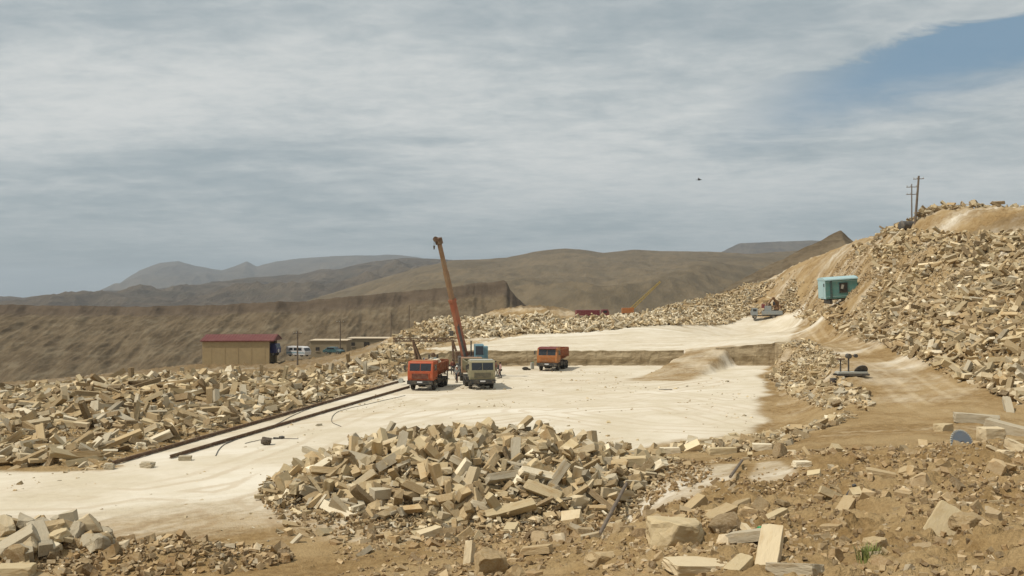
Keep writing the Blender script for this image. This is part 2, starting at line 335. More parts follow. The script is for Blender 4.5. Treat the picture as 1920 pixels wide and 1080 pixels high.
# ------------------------------------------------------------------ terrain
ctrl_px = [  # (photo x, photo y, distance)
 # terrace
 (760,658,140),(860,656,130),(1000,657,130),(1150,657,130),(1280,656,130),(860,640,170),(1000,628,180),(1150,622,185),(1280,615,210),(1400,606,240),
 (1350,640,150),(1440,640,140),(1480,616,190),(1500,604,235),
 # rubble ridge behind the terrace
 (800,607,195),(880,605,200),(960,603,205),(1060,601,210),(1160,598,215),(1260,596,225),(1350,593,250),(930,580,221),(1000,571,222),(1060,577,222),(1000,585,232),(1080,592,230),
 # hillside right of centre
 (1230,585,255),(1250,577,265),(1320,560,275),(1400,536,285),(1480,508,265),(1440,560,262),(1500,560,235),
 (1560,488,235),(1600,466,215),(1660,436,180),(1720,410,152),(1800,400,140),(1920,394,130),(2200,370,120),(2600,330,110),(1800,404,160),(1800,418,190),(1920,398,150),(1920,410,180),(2200,392,150),(1720,428,190),(1660,458,212),
 # right heap face
 (1500,608,215),(1540,606,175),(1570,626,150),(1620,640,122),(1680,665,100),(1750,697,83),(1850,742,68),(1920,772,61),(2150,840,50),(2500,940,42),
 (1555,572,168),(1600,575,150),(1640,560,142),(1700,570,118),(1800,570,98),(1920,570,88),(2150,560,76),
 (1640,500,160),(1700,480,138),(1800,480,118),(1920,470,108),(2150,440,95),(1760,436,138),(1850,432,126),(1920,425,120),
 # road and ground left of it
 (1450,622,175),(1560,640,132),(1620,668,102),(1700,708,80),(1790,762,63),(1880,812,53),(1650,760,68),(1600,760,66),(1700,790,58),(1600,812,53),(1520,815,55),(1760,812,51),
 (1510,645,116),(1470,665,112),(1545,690,88),(1590,702,81),(1640,712,80),(1480,740,84),(1500,780,68),(1560,720,80),
 # right foreground slope
 (1550,870,41),(1700,860,41),(1800,845,41),(1920,850,38),(1900,900,33),(1920,1000,22),(1900,1080,16),(1720,1000,24),(1650,930,32),(1720,1080,17.5),
 (1500,1000,27),(1500,1080,19),(1400,930,36),(1340,900,41),(1250,920,40),(1350,845,54),(1250,852,52),(1430,850,50),(1270,1000,29),(1270,1080,21.5),
 (1160,960,39),(1120,1010,34),(1100,1080,25),(950,1080,28),(850,1020,36),(1000,1010,36),(700,1080,31),(650,1030,35),
 (600,1080,32.1),(300,1080,32.1),(0,1080,32.1),(-300,1080,32.1),
 # left rubble field
 (0,866,53.5),(200,866,53.5),(400,805,66.5),(560,760,81),(700,724,99),(-200,866,53),(-500,866,53),
 (0,790,68),(200,795,66),(150,750,76),(400,750,77),(560,725,90),(660,695,112),
 (0,740,86),(-200,748,85),(-500,755,84),(120,729,87),(240,718,90),(360,709,95),(460,710,98),(560,709,106),(640,692,122),(700,670,138),(760,645,165),
 # behind it, going down to the village
 (250,740,135),(400,728,140),(-200,780,150),(560,700,150),(440,684,186),(380,685,182),(520,681,190),(560,675,200),(660,668,205),(740,655,215),(0,720,210),(200,705,230),
]
ctrl_w = [(0,6,6.4),(3,10,5.2),(6,12,4.9),(-3,10,4.4),(8,10,5.4),(-8,12,2.8),(-14,18,0.8),(-22,22,0.0),(-40,25,0.2),(16,8,6),(14,20,4.0),(-60,60,0),
          (-120,300,-17),(-60,300,-16),(0,300,-14),(-20,255,-9),(0,260,-8),(20,260,-5),(50,330,-8),(100,340,2),(150,330,10),(-200,200,-14),(-150,120,-6),(-100,420,-26),(0,420,-27),(100,420,-22),(200,380,-2),(200,250,20),(250,100,25)]
P = np.array([at(*c) for c in ctrl_px]+ctrl_w)
def _lp(X, Y):
    az = np.clip(np.arctan2(X, Y), -1.0, 1.0); return az*2.6, np.log(np.maximum(np.hypot(X, Y), 3.0))
pu, pv = _lp(P[:, 0], P[:, 1])
def _phi(r2): return 0.5*r2*np.log(r2+1e-9)
n = len(P); A = np.zeros((n+3, n+3))
A[:n, :n] = _phi((pu[:, None]-pu)**2+(pv[:, None]-pv)**2)+np.eye(n)*0.0006
A[:n, n] = 1; A[:n, n+1] = pu; A[:n, n+2] = pv; A[n:, :n] = A[:n, n:].T
W = np.linalg.solve(A, np.concatenate([P[:, 2], [0, 0, 0]]))
def z_rbf(X, Y):
    sh = np.shape(X); uu, vv = _lp(np.ravel(X), np.ravel(Y)); out = np.empty(uu.shape)
    for i in range(0, len(uu), 40000):
        a_, b_ = uu[i:i+40000], vv[i:i+40000]
        out[i:i+40000] = _phi((a_[:, None]-pu)**2+(b_[:, None]-pv)**2) @ W[:n]+W[n]+W[n+1]*a_+W[n+2]*b_
    return out.reshape(sh)
FLOOR = [(-70, 26), fl(480, 1180), fl(560, 1085), fl(640, 1020), fl(1110, 1000), fl(1140, 940), fl(1150, 872), fl(1230, 838), fl(1420, 812), fl(1462, 745), fl(1440, 700),
         (33.5, 127.6), (21.0, 128.4), (-6.0, 127.2), (-11.6, 124.5), fl(745, 711), fl(195, 876), (-70, 46)]
FW = [4, 3, 3, 4, 3, 3, 3, 4, 5, 4, 2, 1.2, 1.2, 1.2, 3, 1.0, 2.0, 4]
RAMP_TOP = float(z_rbf(np.array([25.8]), np.array([131.5]))[0])
def mounds(X, Y):
    wob = 0.16*fbm(X*0.25, Y*0.25, 3, 5)
    r = np.hypot((X+1.9)/9.6, (Y-48.2)/9.4)+wob
    h = 1.5*ss(1.02, 0.42, r)*(1+0.22*fbm(X*0.3, Y*0.3, 3, 9))
    r2 = np.hypot((X+16.8)/3.6, (Y-35.3)/2.3)+wob; h = h+0.75*ss(1, 0.2, r2)
    r3 = np.hypot((X+11.9)/3.4, (Y-34.2)/2.0)+wob; h = h+0.55*ss(1, 0.2, r3)
    return h
def zt(X, Y):
    X = np.asarray(X, float); Y = np.asarray(Y, float)
    z = z_rbf(X, Y); ins = in_poly(X, Y, FLOOR); d, wv = poly_dist(X, Y, FLOOR, FW)
    off = np.where(wv == 1.2, 0.5, 0.0)
    k = np.where(ins, 0.0, ss(0, 1, (d-off)/wv)); z = z*k
    # earth ramp from the floor up to the terrace
    t = (Y-108.5)/20.5; cx = 20.9+(Y-118)*0.42; half = 2.3
    ramp = RAMP_TOP*np.clip(t, 0, 1)*ss(134, 131, Y)*ss(1.0, 0.62, np.abs(X-cx+0.5*pn(X*.5,Y*.5,8))/(half+1.3))*(Y < 132)
    z = np.where((ramp > 0.002) & (t > 0), np.maximum(z, ramp), z)
    z = z+mounds(X, Y)
    R_ = np.hypot(X, Y)
    # roughness: loose ground is lumpy, the worked floor nearly flat
    rough = np.where(ins, 0.02, 0.10)*np.ones_like(X)
    rough = rough+np.clip(mounds(X, Y), 0, 1)*0.08
    fg = ss(48, 34, Y)*ss(-3, 2, X+(Y-38)*0.2)*(Y > 0)
    rough = rough+0.24*fg
    strp = np.zeros_like(z)
    for a_, b_ in STRIPS: strp = np.maximum(strp, ss(1.5, 0.5, seg_d(X, Y, [a_, b_])))
    rough = rough*(1-0.85*strp)
    fg2 = ss(50, 40, Y)*ss(-1, 4, X+(Y-38)*0.2)*(Y > 0)*(1-strp)
    lump = 0.55*fbm(X*0.35, Y*0.35, 5, 91, 0.58, True)
    z = z+fg2*(lump*0.62+0.10*np.round(3*fbm(X*0.5, Y*0.5, 3, 95)))
    rough = rough+0.55*ss(60, 140, R_)*(~ins)*ss(0.4, 1.0, np.abs(X-cx)/8+ (Y > 131))*(1-terrace(X, Y))*(1-road(X, Y))
    rough = rough*(1-0.85*((Y > 104) & (Y < 137))*ss(9, 5, np.abs(X-cx)))
    z = z+rough*fbm(X*0.9, Y*0.9, 5, 21, 0.6)*1.4
    return z
def c2(px, py, Y): return ((px-960)/F*Y, Y)
STRIPS = ((c2(1215,905,43), c2(1150,1000,35)), (c2(1310,880,46), c2(1265,970,37)), (c2(1355,880,46), c2(1330,930,40)), (c2(1440,880,45), c2(1450,930,39)))
def seg_d(X, Y, pts):
    d = np.full(np.shape(X), 1e9)
    for (x0, y0), (x1, y1) in zip(pts[:-1], pts[1:]):
        ex, ey = x1-x0, y1-y0; t = np.clip(((X-x0)*ex+(Y-y0)*ey)/(ex*ex+ey*ey), 0, 1)
        d = np.minimum(d, np.hypot(X-x0-t*ex, Y-y0-t*ey))
    return d
def c2(px, py, Y): a_ = at(px, py, Y); return (a_[0], a_[1])
ROAD = [c2(1440,612,215), c2(1500,625,165), c2(1560,640,132), c2(1620,668,102), c2(1700,708,80), c2(1790,762,63), c2(1900,822,52), c2(2100,900,44)]
ROAD2 = [c2(1780,790,58), c2(1700,806,54), c2(1600,808,54.5)]
TERR = [(-7,128.3),(21,129),(33,128.5), c2(1460,640,150), c2(1500,606,235), c2(1400,603,248), c2(1300,614,218), c2(1150,624,188), c2(1000,630,182), c2(880,645,160), c2(800,655,140)]
def terrace(X, Y): 
    d, _ = poly_dist(X, Y, TERR); return np.where(in_poly(X, Y, TERR), 1.0, ss(3, 0, d))
def road(X, Y): return ss(4.5, 2.2, np.minimum(seg_d(X, Y, ROAD), seg_d(X, Y, ROAD2)))
def z1(x, y): return float(zt(np.array([x]), np.array([y]))[0])

def rail1(y): x0, y0 = fl(210, 872); x1, y1 = fl(752, 716); return x0+(y-y0)/(y1-y0)*(x1-x0)
def build_ground():
    az = np.concatenate([np.linspace(-math.pi, -0.72, 34)[:-1], np.linspace(-0.72, 0.72, 700), np.linspace(0.72, math.pi, 34)[1:]])
    rr = np.concatenate([np.geomspace(1.0, 14, 50)[:-1], np.geomspace(14, 150, 470)[:-1], np.geomspace(150, 430, 120)])
    RR, AA = np.meshgrid(rr, az, indexing='xy'); X = RR*np.sin(AA); Y = RR*np.cos(AA)
    Z = zt(X, Y)
    Z = np.where(RR > 425, -45, Z)
    back = ss(0.75, 1.6, np.abs(AA)); Z = Z*(1-back)+np.where(RR > 425, -45, 7.0-0.02*RR)*back
    Z = np.minimum(Z, 7.4+np.maximum(0, RR-9)*0.6)
    ins = in_poly(X, Y, FLOOR); d, _ = poly_dist(X, Y, FLOOR)
    wob = fbm(X*0.12, Y*0.12, 4, 33)
    sd_ = np.where(ins, d, -d)+2.2*wob
    wh = ss(-0.3, 1.5, sd_)*0.95
    # the floor turns earthy towards the camera and beside the heaps
    wh = np.maximum(wh, 0.85*ss(0.5, -0.2, np.abs(X-rail1(Y)-1.1)-1.0)*((Y > 53) & (Y < 106)))
    e = ss(47, 35, Y+0.22*(X+12)+4.5*wob)*ss(-24, -9, X+4*wob); wh = wh*(1-0.78*e)
    wh = wh*(1-0.55*ss(1.3, 1.0, np.hypot((X+2.4)/10.2, (Y-48.6)/9.6)+0.15*wob)*(X > -4))
    wh = np.maximum(wh*(1-np.clip(mounds(X, Y)*3, 0, 1)), terrace(X, Y)*(0.95+0.5*wob))
    rd = road(X, Y); wh = np.maximum(wh, rd*(0.22+0.5*wob))
    t = (Y-107.5)/21.5; cx = 20.6+(Y-118)*0.42
    rampm = ((t > -0.1) & (Y < 132))*ss(1.0, 0.6, np.abs(X-cx)/4.2); wh = wh*(1-rampm)+rampm*(0.46+0.4*wob)
    # sawn strips uncovered in the right foreground
    for (a_, b_) in STRIPS:
        q = seg_d(X, Y, [a_, b_]); wh = np.maximum(wh, ss(1.25, 0.6, q+0.5*wob)*0.56)
    # trodden slopes right of the floor
    q = in_poly(X, Y, [c2(1580,700,80), c2(1700,740,72), c2(1760,800,58), c2(1620,800,57), c2(1560,760,70)]); 
    wh = np.maximum(wh, q*0.22*(1+wob))
    # pale spoil on the right heap and left field
    wh = np.maximum(wh, ss(60, 90, np.hypot(X, Y))*(0.36+0.5*wob)*(~ins))
    br = np.zeros_like(X)
    gr = c2(1000,580,221); br = np.maximum(br, ss(1, 0.5, np.hypot((X-gr[0])/12, (Y-gr[1])/6)+0.3*wob)*0.8)
    g2 = c2(1860,412,124); br = np.maximum(br, ss(1, 0.6, np.hypot((X-g2[0])/17, (Y-g2[1])/5)+0.2*wob)*0.5)
    far = ss(110, 200, np.hypot(X, Y))*(X < -8)*(Z < 0.6); br = np.maximum(br, far*0.75)
    br = np.maximum(br, ss(230, 300, np.hypot(X, Y))*(X < 30)*0.8)
    soil = np.stack([np.clip(wh, 0, 1), np.clip(br, 0, 1), np.zeros_like(X)], -1).reshape(-1, 3)
    TR = [[fl(-200,950), fl(150,945), fl(420,900), fl(580,838), fl(700,785), fl(800,748)], [fl(-300,1010), fl(200,990), fl(470,915), fl(620,815), fl(900,752), fl(1180,738), fl(1330,716)],
          [fl(760,740), fl(1000,735), fl(1250,760), fl(1420,800)], [fl(150,1060), fl(400,1000), fl(520,950), fl(600,850)], [fl(960,700), fl(1100,720), fl(1300,745), fl(1450,770)], [fl(500,1075), fl(470,985), fl(380,930), fl(100,920)],
          [fl(1000,770), fl(1200,800), fl(1380,806)], [fl(880,790), fl(1100,765), fl(1400,752)]]
    dt = np.minimum.reduce([seg_d(X, Y, t_) for t_ in TR]); dr = np.minimum(seg_d(X, Y, ROAD), seg_d(X, Y, ROAD2)); dr = np.minimum(dr, seg_d(X, Y, [c2(1290,700,116), c2(1345,645,140), c2(1440,608,225)]))
    onr = dr < dt; track = np.stack([np.clip(np.minimum(dt, dr)/10, 0, 1), onr*1.0, 0*X], -1).reshape(-1, 3)
    V = np.stack([X, Y, Z], -1).reshape(-1, 3)
    o = np_mesh('ground', V, grid_faces(len(az), len(rr), flip=True), M['ground'], {'soil': soil, 'track': track}, smooth=True)
    tag(o, kind='structure')
build_ground()
# plain out to the horizon
bm_ = MB(); bmesh.ops.create_circle(bm_.bm, cap_ends=True, segments=96, radius=14000)
tag(bm_.build('plain', M['plain'], loc=(0, 0, -34)), kind='structure')

def hill(name, sky_pts, Yb, Yc, zb, mat, amp, nscale, seed, nu=260, nv=90, back=0.5, power=0.8, zcbow=0.0, ridged=True, edge=0.04, rim=0.0, stretch=0.45):
    xs = np.array([p[0] for p in sky_pts], float); ys = np.array([p[1] for p in sky_pts], float)
    U = np.linspace(xs[0], xs[-1], nu); S = np.interp(U, xs, ys)
    T = np.concatenate([np.linspace(0, 1, nv), 1+np.linspace(0, 1, 26)[1:]**1.2*back])
    UU, TT = np.meshgrid(U, T, indexing='ij')
    Ycr = Yc*(1+0.03*fbm(UU*0.01, UU*0+3.1, 3, seed+50))
    Ybs = Yb*(1+0.06*fbm(UU*0.008, UU*0+7.7, 3, seed+60))
    Yv = Ybs+(Ycr-Ybs)*np.minimum(TT, 1)+np.maximum(TT-1, 0)*Yc
    X = (UU-960)/F*Ycr + (UU-960)/F*(Yv-Ycr)*0.9
    zc_ = CH-(S[:, None]-HZ)/F*Ycr
    t = np.minimum(TT, 1)
    shp = t**power
    if rim: shp = np.where(t < 1-rim, (t/(1-rim))**power*0.86, 0.86+0.14*ss(1-rim, 1-rim*0.45, t))
    Z = zb+(zc_-zb)*shp
    env = np.sin(np.pi*np.clip(t, 0, 1))**0.7*(1-t)**0.55*1.3 if not rim else np.clip(np.sin(np.pi*np.clip(t, 0, 1)), 0, 1)**0.7
    nz = fbm(X/nscale, Yv/nscale*stretch, 6, seed, 0.55, ridged)
    Z = Z+(nz-0.35)*amp*env + 0.1*amp*fbm(X/nscale*3, Yv/nscale*3, 4, seed+5)+(0.30 if rim else 0.06)*amp*env*(1-t if not rim else 1)*fbm(X/nscale*4, Yv/nscale*stretch*3, 4, seed+9, 0.6, True)
    bk = np.clip(TT-1, 0, 99)/back; Z = Z-(Z-zb)*bk**1.5*0.9
    eu = np.minimum((UU-xs[0]), (xs[-1]-UU))/(xs[-1]-xs[0]); Z = np.where(True, zb+(Z-zb)*ss(0, edge, eu), Z)
    V = np.stack([X, Yv, Z], -1).reshape(-1, 3)
    rk = (ss(1-rim*1.5-0.12*fbm(X/30, Yv/60, 3, 8), 1-rim*0.9, TT)*ss(1.06, 1.0, TT) if rim else TT*0)
    o = np_mesh(name, V, grid_faces(nu, len(T)), mat, {'rock': np.repeat(rk.reshape(-1, 1), 3, 1)}, smooth=True); tag(o, kind='structure'); return o
hill('escarpment', [(-900,585),(-300,578),(0,572),(100,574),(250,576),(400,573),(480,569),(560,566),(640,559),(700,554),(780,546),(850,539),(905,531),(944,526),(950,530),(956,545),(968,558),(985,572),(1010,590),(1040,610)],
     345, 470, -27, M['esc'], 3.2, 18, 3, nu=900, nv=130, back=0.35, power=0.85, rim=0.13, edge=0.01, stretch=0.16)
hill('pointed_hill', [(1250,600),(1330,560),(1380,530),(1420,508),(1480,479),(1530,455),(1558,440),(1577,432),(1592,446),(1615,462),(1680,478),(1760,500),(1900,560)],
     300, 480, -10, M['esc'], 10, 40, 8, nu=260, nv=70, back=0.3, power=0.85)
hill('brown_hills', [(500,600),(560,570),(640,545),(720,520),(790,500),(850,488),(900,487),(950,484),(1000,474),(1060,467),(1095,468),(1130,473),(1190,467),(1240,471),(1330,472),(1400,476),(1500,470),(1700,480),(2300,470),(2600,560)],
     800, 2300, -34, M['hill'], 46, 520, 14, nu=420, nv=120, back=0.5, power=1.0)
hill('dark_ridges', [(-900,575),(-200,569),(0,566),(70,561),(130,553),(155,546),(180,548),(230,546),(300,541),(400,531),(480,519),(560,515),(600,505),(640,504),(700,490),(760,482),(820,486),(900,492),(1000,500),(1100,560)],
     1900, 3700, -34, M['mount'], 90, 520, 23, nu=420, nv=90, back=0.5, power=1.0)
hill('blue_mountains', [(60,565),(150,556),(195,547),(225,530),(262,507),(300,493),(335,490),(365,499),(415,507),(440,500),(462,490),(482,500),(520,490),(590,482),(680,478),(750,479),(830,490),(900,500),(1000,520),(1100,560)],
     6200, 8200, -34, M['mount'], 130, 900, 31, nu=300, nv=60, back=0.3, power=1.0)
hill('flat_mesa', [(1250,500),(1340,478),(1372,463),(1388,456),(1420,454),(1470,453),(1520,450),(1560,452),(1650,462),(1800,480),(2000,520)],
     3900, 5200, -34, M['mount'], 60, 500, 44, nu=200, nv=60, back=0.3, power=1.0)
hill('low_far_ridge', [(-1500,576),(-700,571),(-300,568),(-100,566),(0,565),(60,564),(160,560),(300,560)], 9000, 11000, -34, M['mount'], 20, 900, 52, nu=100, nv=24, back=0.1)

# ------------------------------------------------------------------ cut rock wall of the terrace
def cut_wall(pts, name, n_per=3.0, h=9):
    L = []; 
    for (x0, y0), (x1, y1) in zip(pts[:-1], pts[1:]):
        k = max(2, int(math.hypot(x1-x0, y1-y0)*n_per)); L += [(x0+(x1-x0)*i/k, y0+(y1-y0)*i/k) for i in range(k)]
    L.append(pts[-1]); L = np.array(L); T = np.gradient(L, axis=0); T /= np.linalg.norm(T, axis=1)[:, None]
    nrm = np.stack([-T[:, 1], T[:, 0]], 1)                      # towards the terrace
    back = L+nrm*2.2; ztop = zt(back[:, 0], back[:, 1]); rows = []
    s_ = np.arange(len(L))/n_per
    for j in range(h):
        t = j/(h-1); off = 0.10*t+0.16*fbm(s_*0.8, np.full(len(L), t*2.2), 4, 71)+0.06*math.sin(t*9)
        rows.append(np.stack([L[:, 0]+nrm[:, 0]*off, L[:, 1]+nrm[:, 1]*off, -0.15+(ztop+0.05+0.12*fbm(s_*0.6, s_*0, 3, 77)+0.15)*t], 1))
    top = rows[-1].copy(); top[:, :2] += nrm*1.1; rows.append(top); q = back+nrm*1.0; rows.append(np.stack([q[:, 0], q[:, 1], zt(q[:, 0], q[:, 1])-0.12], 1))
    V = np.stack(rows, 1).reshape(-1, 3)
    o = np_mesh(name, V, grid_faces(len(L), len(rows)), M['cut'], smooth=False); tag(o, kind='structure')
cut_wall([(-12.6, 124.0), (-6, 127.1), (8, 127.8), (22.0, 128.3)], 'cut_rock_wall')
cut_wall([(26.2, 128.0), (33.4, 127.5), (35.5, 124)], 'cut_rock_wall')

# ------------------------------------------------------------------ rubble
CUBE = np.array([[x, y, z] for x in (-.5, .5) for y in (-.5, .5) for z in (-.5, .5)])
CF = np.array([[0,1,3,2],[4,6,7,5],[0,4,5,1],[2,3,7,6],[0,2,6,4],[1,5,7,3]])
def rot_mats(yaw, pitch, roll):
    cy, sy, cp, sp_, cr, sr = np.cos(yaw), np.sin(yaw), np.cos(pitch), np.sin(pitch), np.cos(roll), np.sin(roll)
    m = np.empty((len(yaw), 3, 3))
    m[:,0,0]=cy*cp; m[:,0,1]=cy*sp_*sr-sy*cr; m[:,0,2]=cy*sp_*cr+sy*sr
    m[:,1,0]=sy*cp; m[:,1,1]=sy*sp_*sr+cy*cr; m[:,1,2]=sy*sp_*cr-cy*sr
    m[:,2,0]=-sp_;  m[:,2,1]=cp*sr;          m[:,2,2]=cp*cr
    return m
TONES = np.array([(0.46,0.37,0.22),(0.40,0.30,0.165),(0.57,0.47,0.305),(0.30,0.215,0.11),(0.68,0.60,0.44),(0.39,0.34,0.245),(0.22,0.155,0.08)])
def sample_poly(poly, n, dens=None):
    p = np.array(poly); lo = p.min(0); hi = p.max(0); X = []; Y = []
    tot = 0
    while tot < n:
        a_ = RNG.uniform(lo, hi, (n*2, 2)); k = in_poly(a_[:, 0], a_[:, 1], poly)
        if dens is not None: k &= RNG.random(n*2) < dens(a_[:, 0], a_[:, 1])
        a_ = a_[k]; X.append(a_[:, 0]); Y.append(a_[:, 1]); tot += len(a_)
    return np.concatenate(X)[:n], np.concatenate(Y)[:n]
ZONES = {}
SOIL = np.array([(0.29,0.195,0.095),(0.35,0.25,0.13),(0.24,0.155,0.07),(0.42,0.315,0.18),(0.52,0.43,0.29),(0.32,0.23,0.12),(0.19,0.125,0.06)])
def add_zone(key, poly, n, L=(1.1, 0.4), lift=0.35, tones=(4,4,3,2,1,2,1), tilt=0.35, dens=None, Lmax=2.4, flat=1.0, chunky=0.0, soil=False):
    X, Y = sample_poly(poly, n, dens)
    ln = np.clip(L[0]*np.exp(RNG.normal(0, L[1], n)), 0.14, Lmax)
    ch = RNG.random(n) < chunky
    ln = np.where(ch, np.minimum(ln, 0.95), ln)
    wd = np.where(ch, ln*RNG.uniform(.5, .85, n), np.clip(ln*RNG.uniform(.2, .42, n), .07, .46))
    th = np.where(ch, ln*RNG.uniform(.4, .75, n), np.clip(ln*RNG.uniform(.1, .3, n), .05, .36))*flat
    yaw = RNG.uniform(0, np.pi*2, n); pit = RNG.normal(0, tilt, n); rol = RNG.normal(0, tilt, n)+(RNG.random(n) < .25)*np.pi/2
    up = RNG.random(n) < 0.05; pit = np.where(up, RNG.normal(1.1, .25, n), pit)
    Z = zt(X, Y)+RNG.uniform(-0.1, lift, n)+0.1*th
    w_ = np.array(tones, float); tn = RNG.choice(len(TONES), n, p=w_/w_.sum())
    ZONES[key] = dict(X=X, Y=Y, Z=Z, d=np.stack([ln, wd, th], 1), yaw=yaw, pit=pit, rol=rol, tn=tn, pal=SOIL if soil else TONES)
LEFT = [(rail1(52)-1.3, 52.5), (rail1(104)-1.0, 104), (-12.5, 120), (-12.5, 128), c2(800,640,150), c2(870,612,186), c2(800,600,200), c2(740,630,175), c2(690,655,142), c2(620,680,124), c2(540,695,108), c2(440,694,100), c2(350,689,97), c2(230,700,92), c2(120,712,89), c2(0,724,89), c2(-300,735,88), (-70, 84), (-62, 52)]
dlf = lambda X, Y: np.clip(0.5+1.6*fbm(X*0.12, Y*0.12, 3, 41), 0.05, 1)
add_zone('left', LEFT, 9000, L=(0.98, 0.55), lift=0.38, tilt=0.33, dens=dlf, Lmax=2.8, tones=(4,5,2,4,2,3,2))
add_zone('left_small', LEFT, 15000, L=(0.26, 0.5), lift=0.22, tones=(4,5,2,5,1,2,3))
BACK = [c2(850,638,172), c2(1000,629,183), c2(1150,623,189), c2(1300,613,220), c2(1400,603,250), c2(1400,590,262), c2(1330,588,252), c2(1200,588,232), c2(1110,592,212), c2(1040,592,209), c2(940,594,206), c2(800,600,203)]
add_zone('back', BACK, 5500, L=(1.1, 0.5), lift=0.6, tones=(3,2,5,1,5,1,1), tilt=0.5)
SLOPE = [c2(1220,588,250), c2(1250,575,266), c2(1400,534,287), c2(1490,505,262), c2(1500,560,235), c2(1440,590,250)]
add_zone('slope', SLOPE, 2600, L=(0.9, 0.5), lift=0.6, dens=lambda X, Y: np.clip(0.3+1.4*fbm(X*0.06, Y*0.06, 3, 44), 0.03, 1))
FACE = [c2(1480,515,262), c2(1600,466,212), c2(1660,445,172), c2(1650,560,150), c2(1560,600,162), c2(1500,604,225), c2(1470,570,250)]
add_zone('face', FACE, 4200, L=(0.28, 0.6), lift=0.12, Lmax=1.6, soil=True, tones=(4,4,3,5,4,3,2), dens=lambda X, Y: np.clip(0.35+1.8*fbm(X*0.12, Y*0.12, 4, 61), 0.03, 1))
HEAP = [c2(1505,600,225), c2(1530,612,172), c2(1570,628,150), c2(1620,642,121), c2(1690,672,98), c2(1760,704,82), c2(1860,748,68), c2(1960,790,60), c2(2300,880,47), c2(2300,500,92), c2(1960,430,112), c2(1880,436,118), c2(1800,440,128), c2(1700,440,150), c2(1640,470,172), c2(1640,520,150), c2(1600,585,148), c2(1540,575,175)]
def dheap(X, Y):
    d = np.clip(0.42+2.0*fbm(X*0.10, Y*0.10, 4, 47), 0.02, 1)
    p = c2(1890,470,106); d *= 1-0.9*ss(1, 0.4, np.hypot((X-p[0])/6, (Y-p[1])/9))
    p = c2(1690,600,112); d *= 1-0.6*ss(1, 0.4, np.hypot((X-p[0])/4, (Y-p[1])/9))
    p = c2(1655,545,140); d *= 1-0.85*ss(1, 0.5, np.hypot((X-p[0])/7, (Y-p[1])/20))
    return d
add_zone('heap', HEAP, 8000, L=(0.95, 0.55), lift=0.5, Lmax=3.2, tilt=0.42, dens=dheap, tones=(5,4,3,3,1,1,2))
add_zone('heap_small', HEAP, 16000, L=(0.26, 0.5), lift=0.2, tones=(4,5,2,4,1,2,3))
TOP = [c2(1600,462,222), c2(1720,406,158), c2(1850,398,158), c2(1950,398,156), c2(1950,398,150), c2(1800,398,148), c2(1720,406,150), c2(1660,442,172), c2(1600,462,205)]
add_zone('crest', TOP, 420, L=(0.9, 0.5), lift=0.9, tones=(3,3,1,3,0,1,2), chunky=0.3)
PILE = [(-1.9+9.0*math.cos(a_), 48.0+8.9*math.sin(a_)) for a_ in np.linspace(0, 2*math.pi, 30)[:-1]]
add_zone('pile', PILE, 2300, L=(0.80, 0.48), lift=0.5, tilt=0.5, Lmax=2.1, chunky=0.04)
add_zone('pile_dirt', [(-1.0+10.0*math.cos(a_), 45.5+9.4*math.sin(a_)) for a_ in np.linspace(0, 2*math.pi, 30)[:-1]], 6000, L=(0.13, 0.5), lift=0.12, soil=True, chunky=0.8, tones=(5,4,4,3,1,4,2))
add_zone('pile_small', [(-2.0+9.8*math.cos(a_), 47.8+9.8*math.sin(a_)) for a_ in np.linspace(0, 2*math.pi, 30)[:-1]], 9000, L=(0.24, 0.5), lift=0.24, tones=(3,4,2,4,1,2,3))
MOUND = [c2(1440,690,110), c2(1455,660,118), c2(1500,637,122), c2(1560,655,108), c2(1590,682,90), c2(1550,712,84), c2(1480,720,92)]
add_zone('mound', MOUND, 2600, L=(0.3, 0.55), lift=0.3, tilt=0.4, Lmax=1.5, tones=(4,3,3,2,1,2,1))
BANK = [c2(1430,700,112), c2(1500,715,92), c2(1620,740,74), c2(1640,775,64), c2(1500,815,58), c2(1420,812,62), c2(1230,838,56), c2(1240,850,52), c2(1470,840,52), c2(1600,800,60)]
add_zone('bank', BANK, 2300, L=(0.42, 0.5), lift=0.2, Lmax=1.3, dens=lambda X, Y: np.clip(0.3+1.6*fbm(X*0.2, Y*0.2, 3, 49), 0.05, 1), chunky=0.15)
NEAR = [c2(1180,860,50), c2(1450,850,48), c2(1800,830,43), c2(2050,830,40), (26, 6), (2, 9), (-1, 26), c2(640,1080,30), c2(620,1000,38), c2(1100,990,39)]
add_zone('near', NEAR, 100, L=(0.5, 0.45), lift=0.10, Lmax=1.1, flat=1.1, chunky=0.45, tones=(4,5,2,4,0,2,2), dens=lambda X, Y: np.clip(0.35+1.2*fbm(X*0.3, Y*0.3, 3, 51), 0.08, 1)*(1-(np.minimum.reduce([seg_d(X, Y, [a_, b_]) for a_, b_ in STRIPS]) < 1.2))*np.clip((Y-20)/12, 0.04, 1))
add_zone('near_mid', NEAR, 1300, L=(0.24, 0.5), lift=0.03, Lmax=0.7, flat=1.4, chunky=0.6, soil=True, tones=(4,5,2,5,2,3,1), dens=lambda X, Y: np.clip(0.3+1.5*fbm(X*0.3, Y*0.3, 3, 52), 0.05, 1)*(1-(np.minimum.reduce([seg_d(X, Y, [a_, b_]) for a_, b_ in STRIPS]) < 1.2))*np.clip((Y-12)/14, 0.15, 1))
add_zone('near_small', NEAR, 20000, L=(0.075, 0.55), lift=0.02, Lmax=0.36, flat=1.5, chunky=0.9, soil=True, tones=(5,4,4,3,1,4,2), dens=lambda X, Y: np.clip(0.35+1.5*fbm(X*0.35, Y*0.35, 3, 53), 0.05, 1)*(1-0.9*(np.minimum.reduce([seg_d(X, Y, [a_, b_]) for a_, b_ in STRIPS]) < 1.0)))
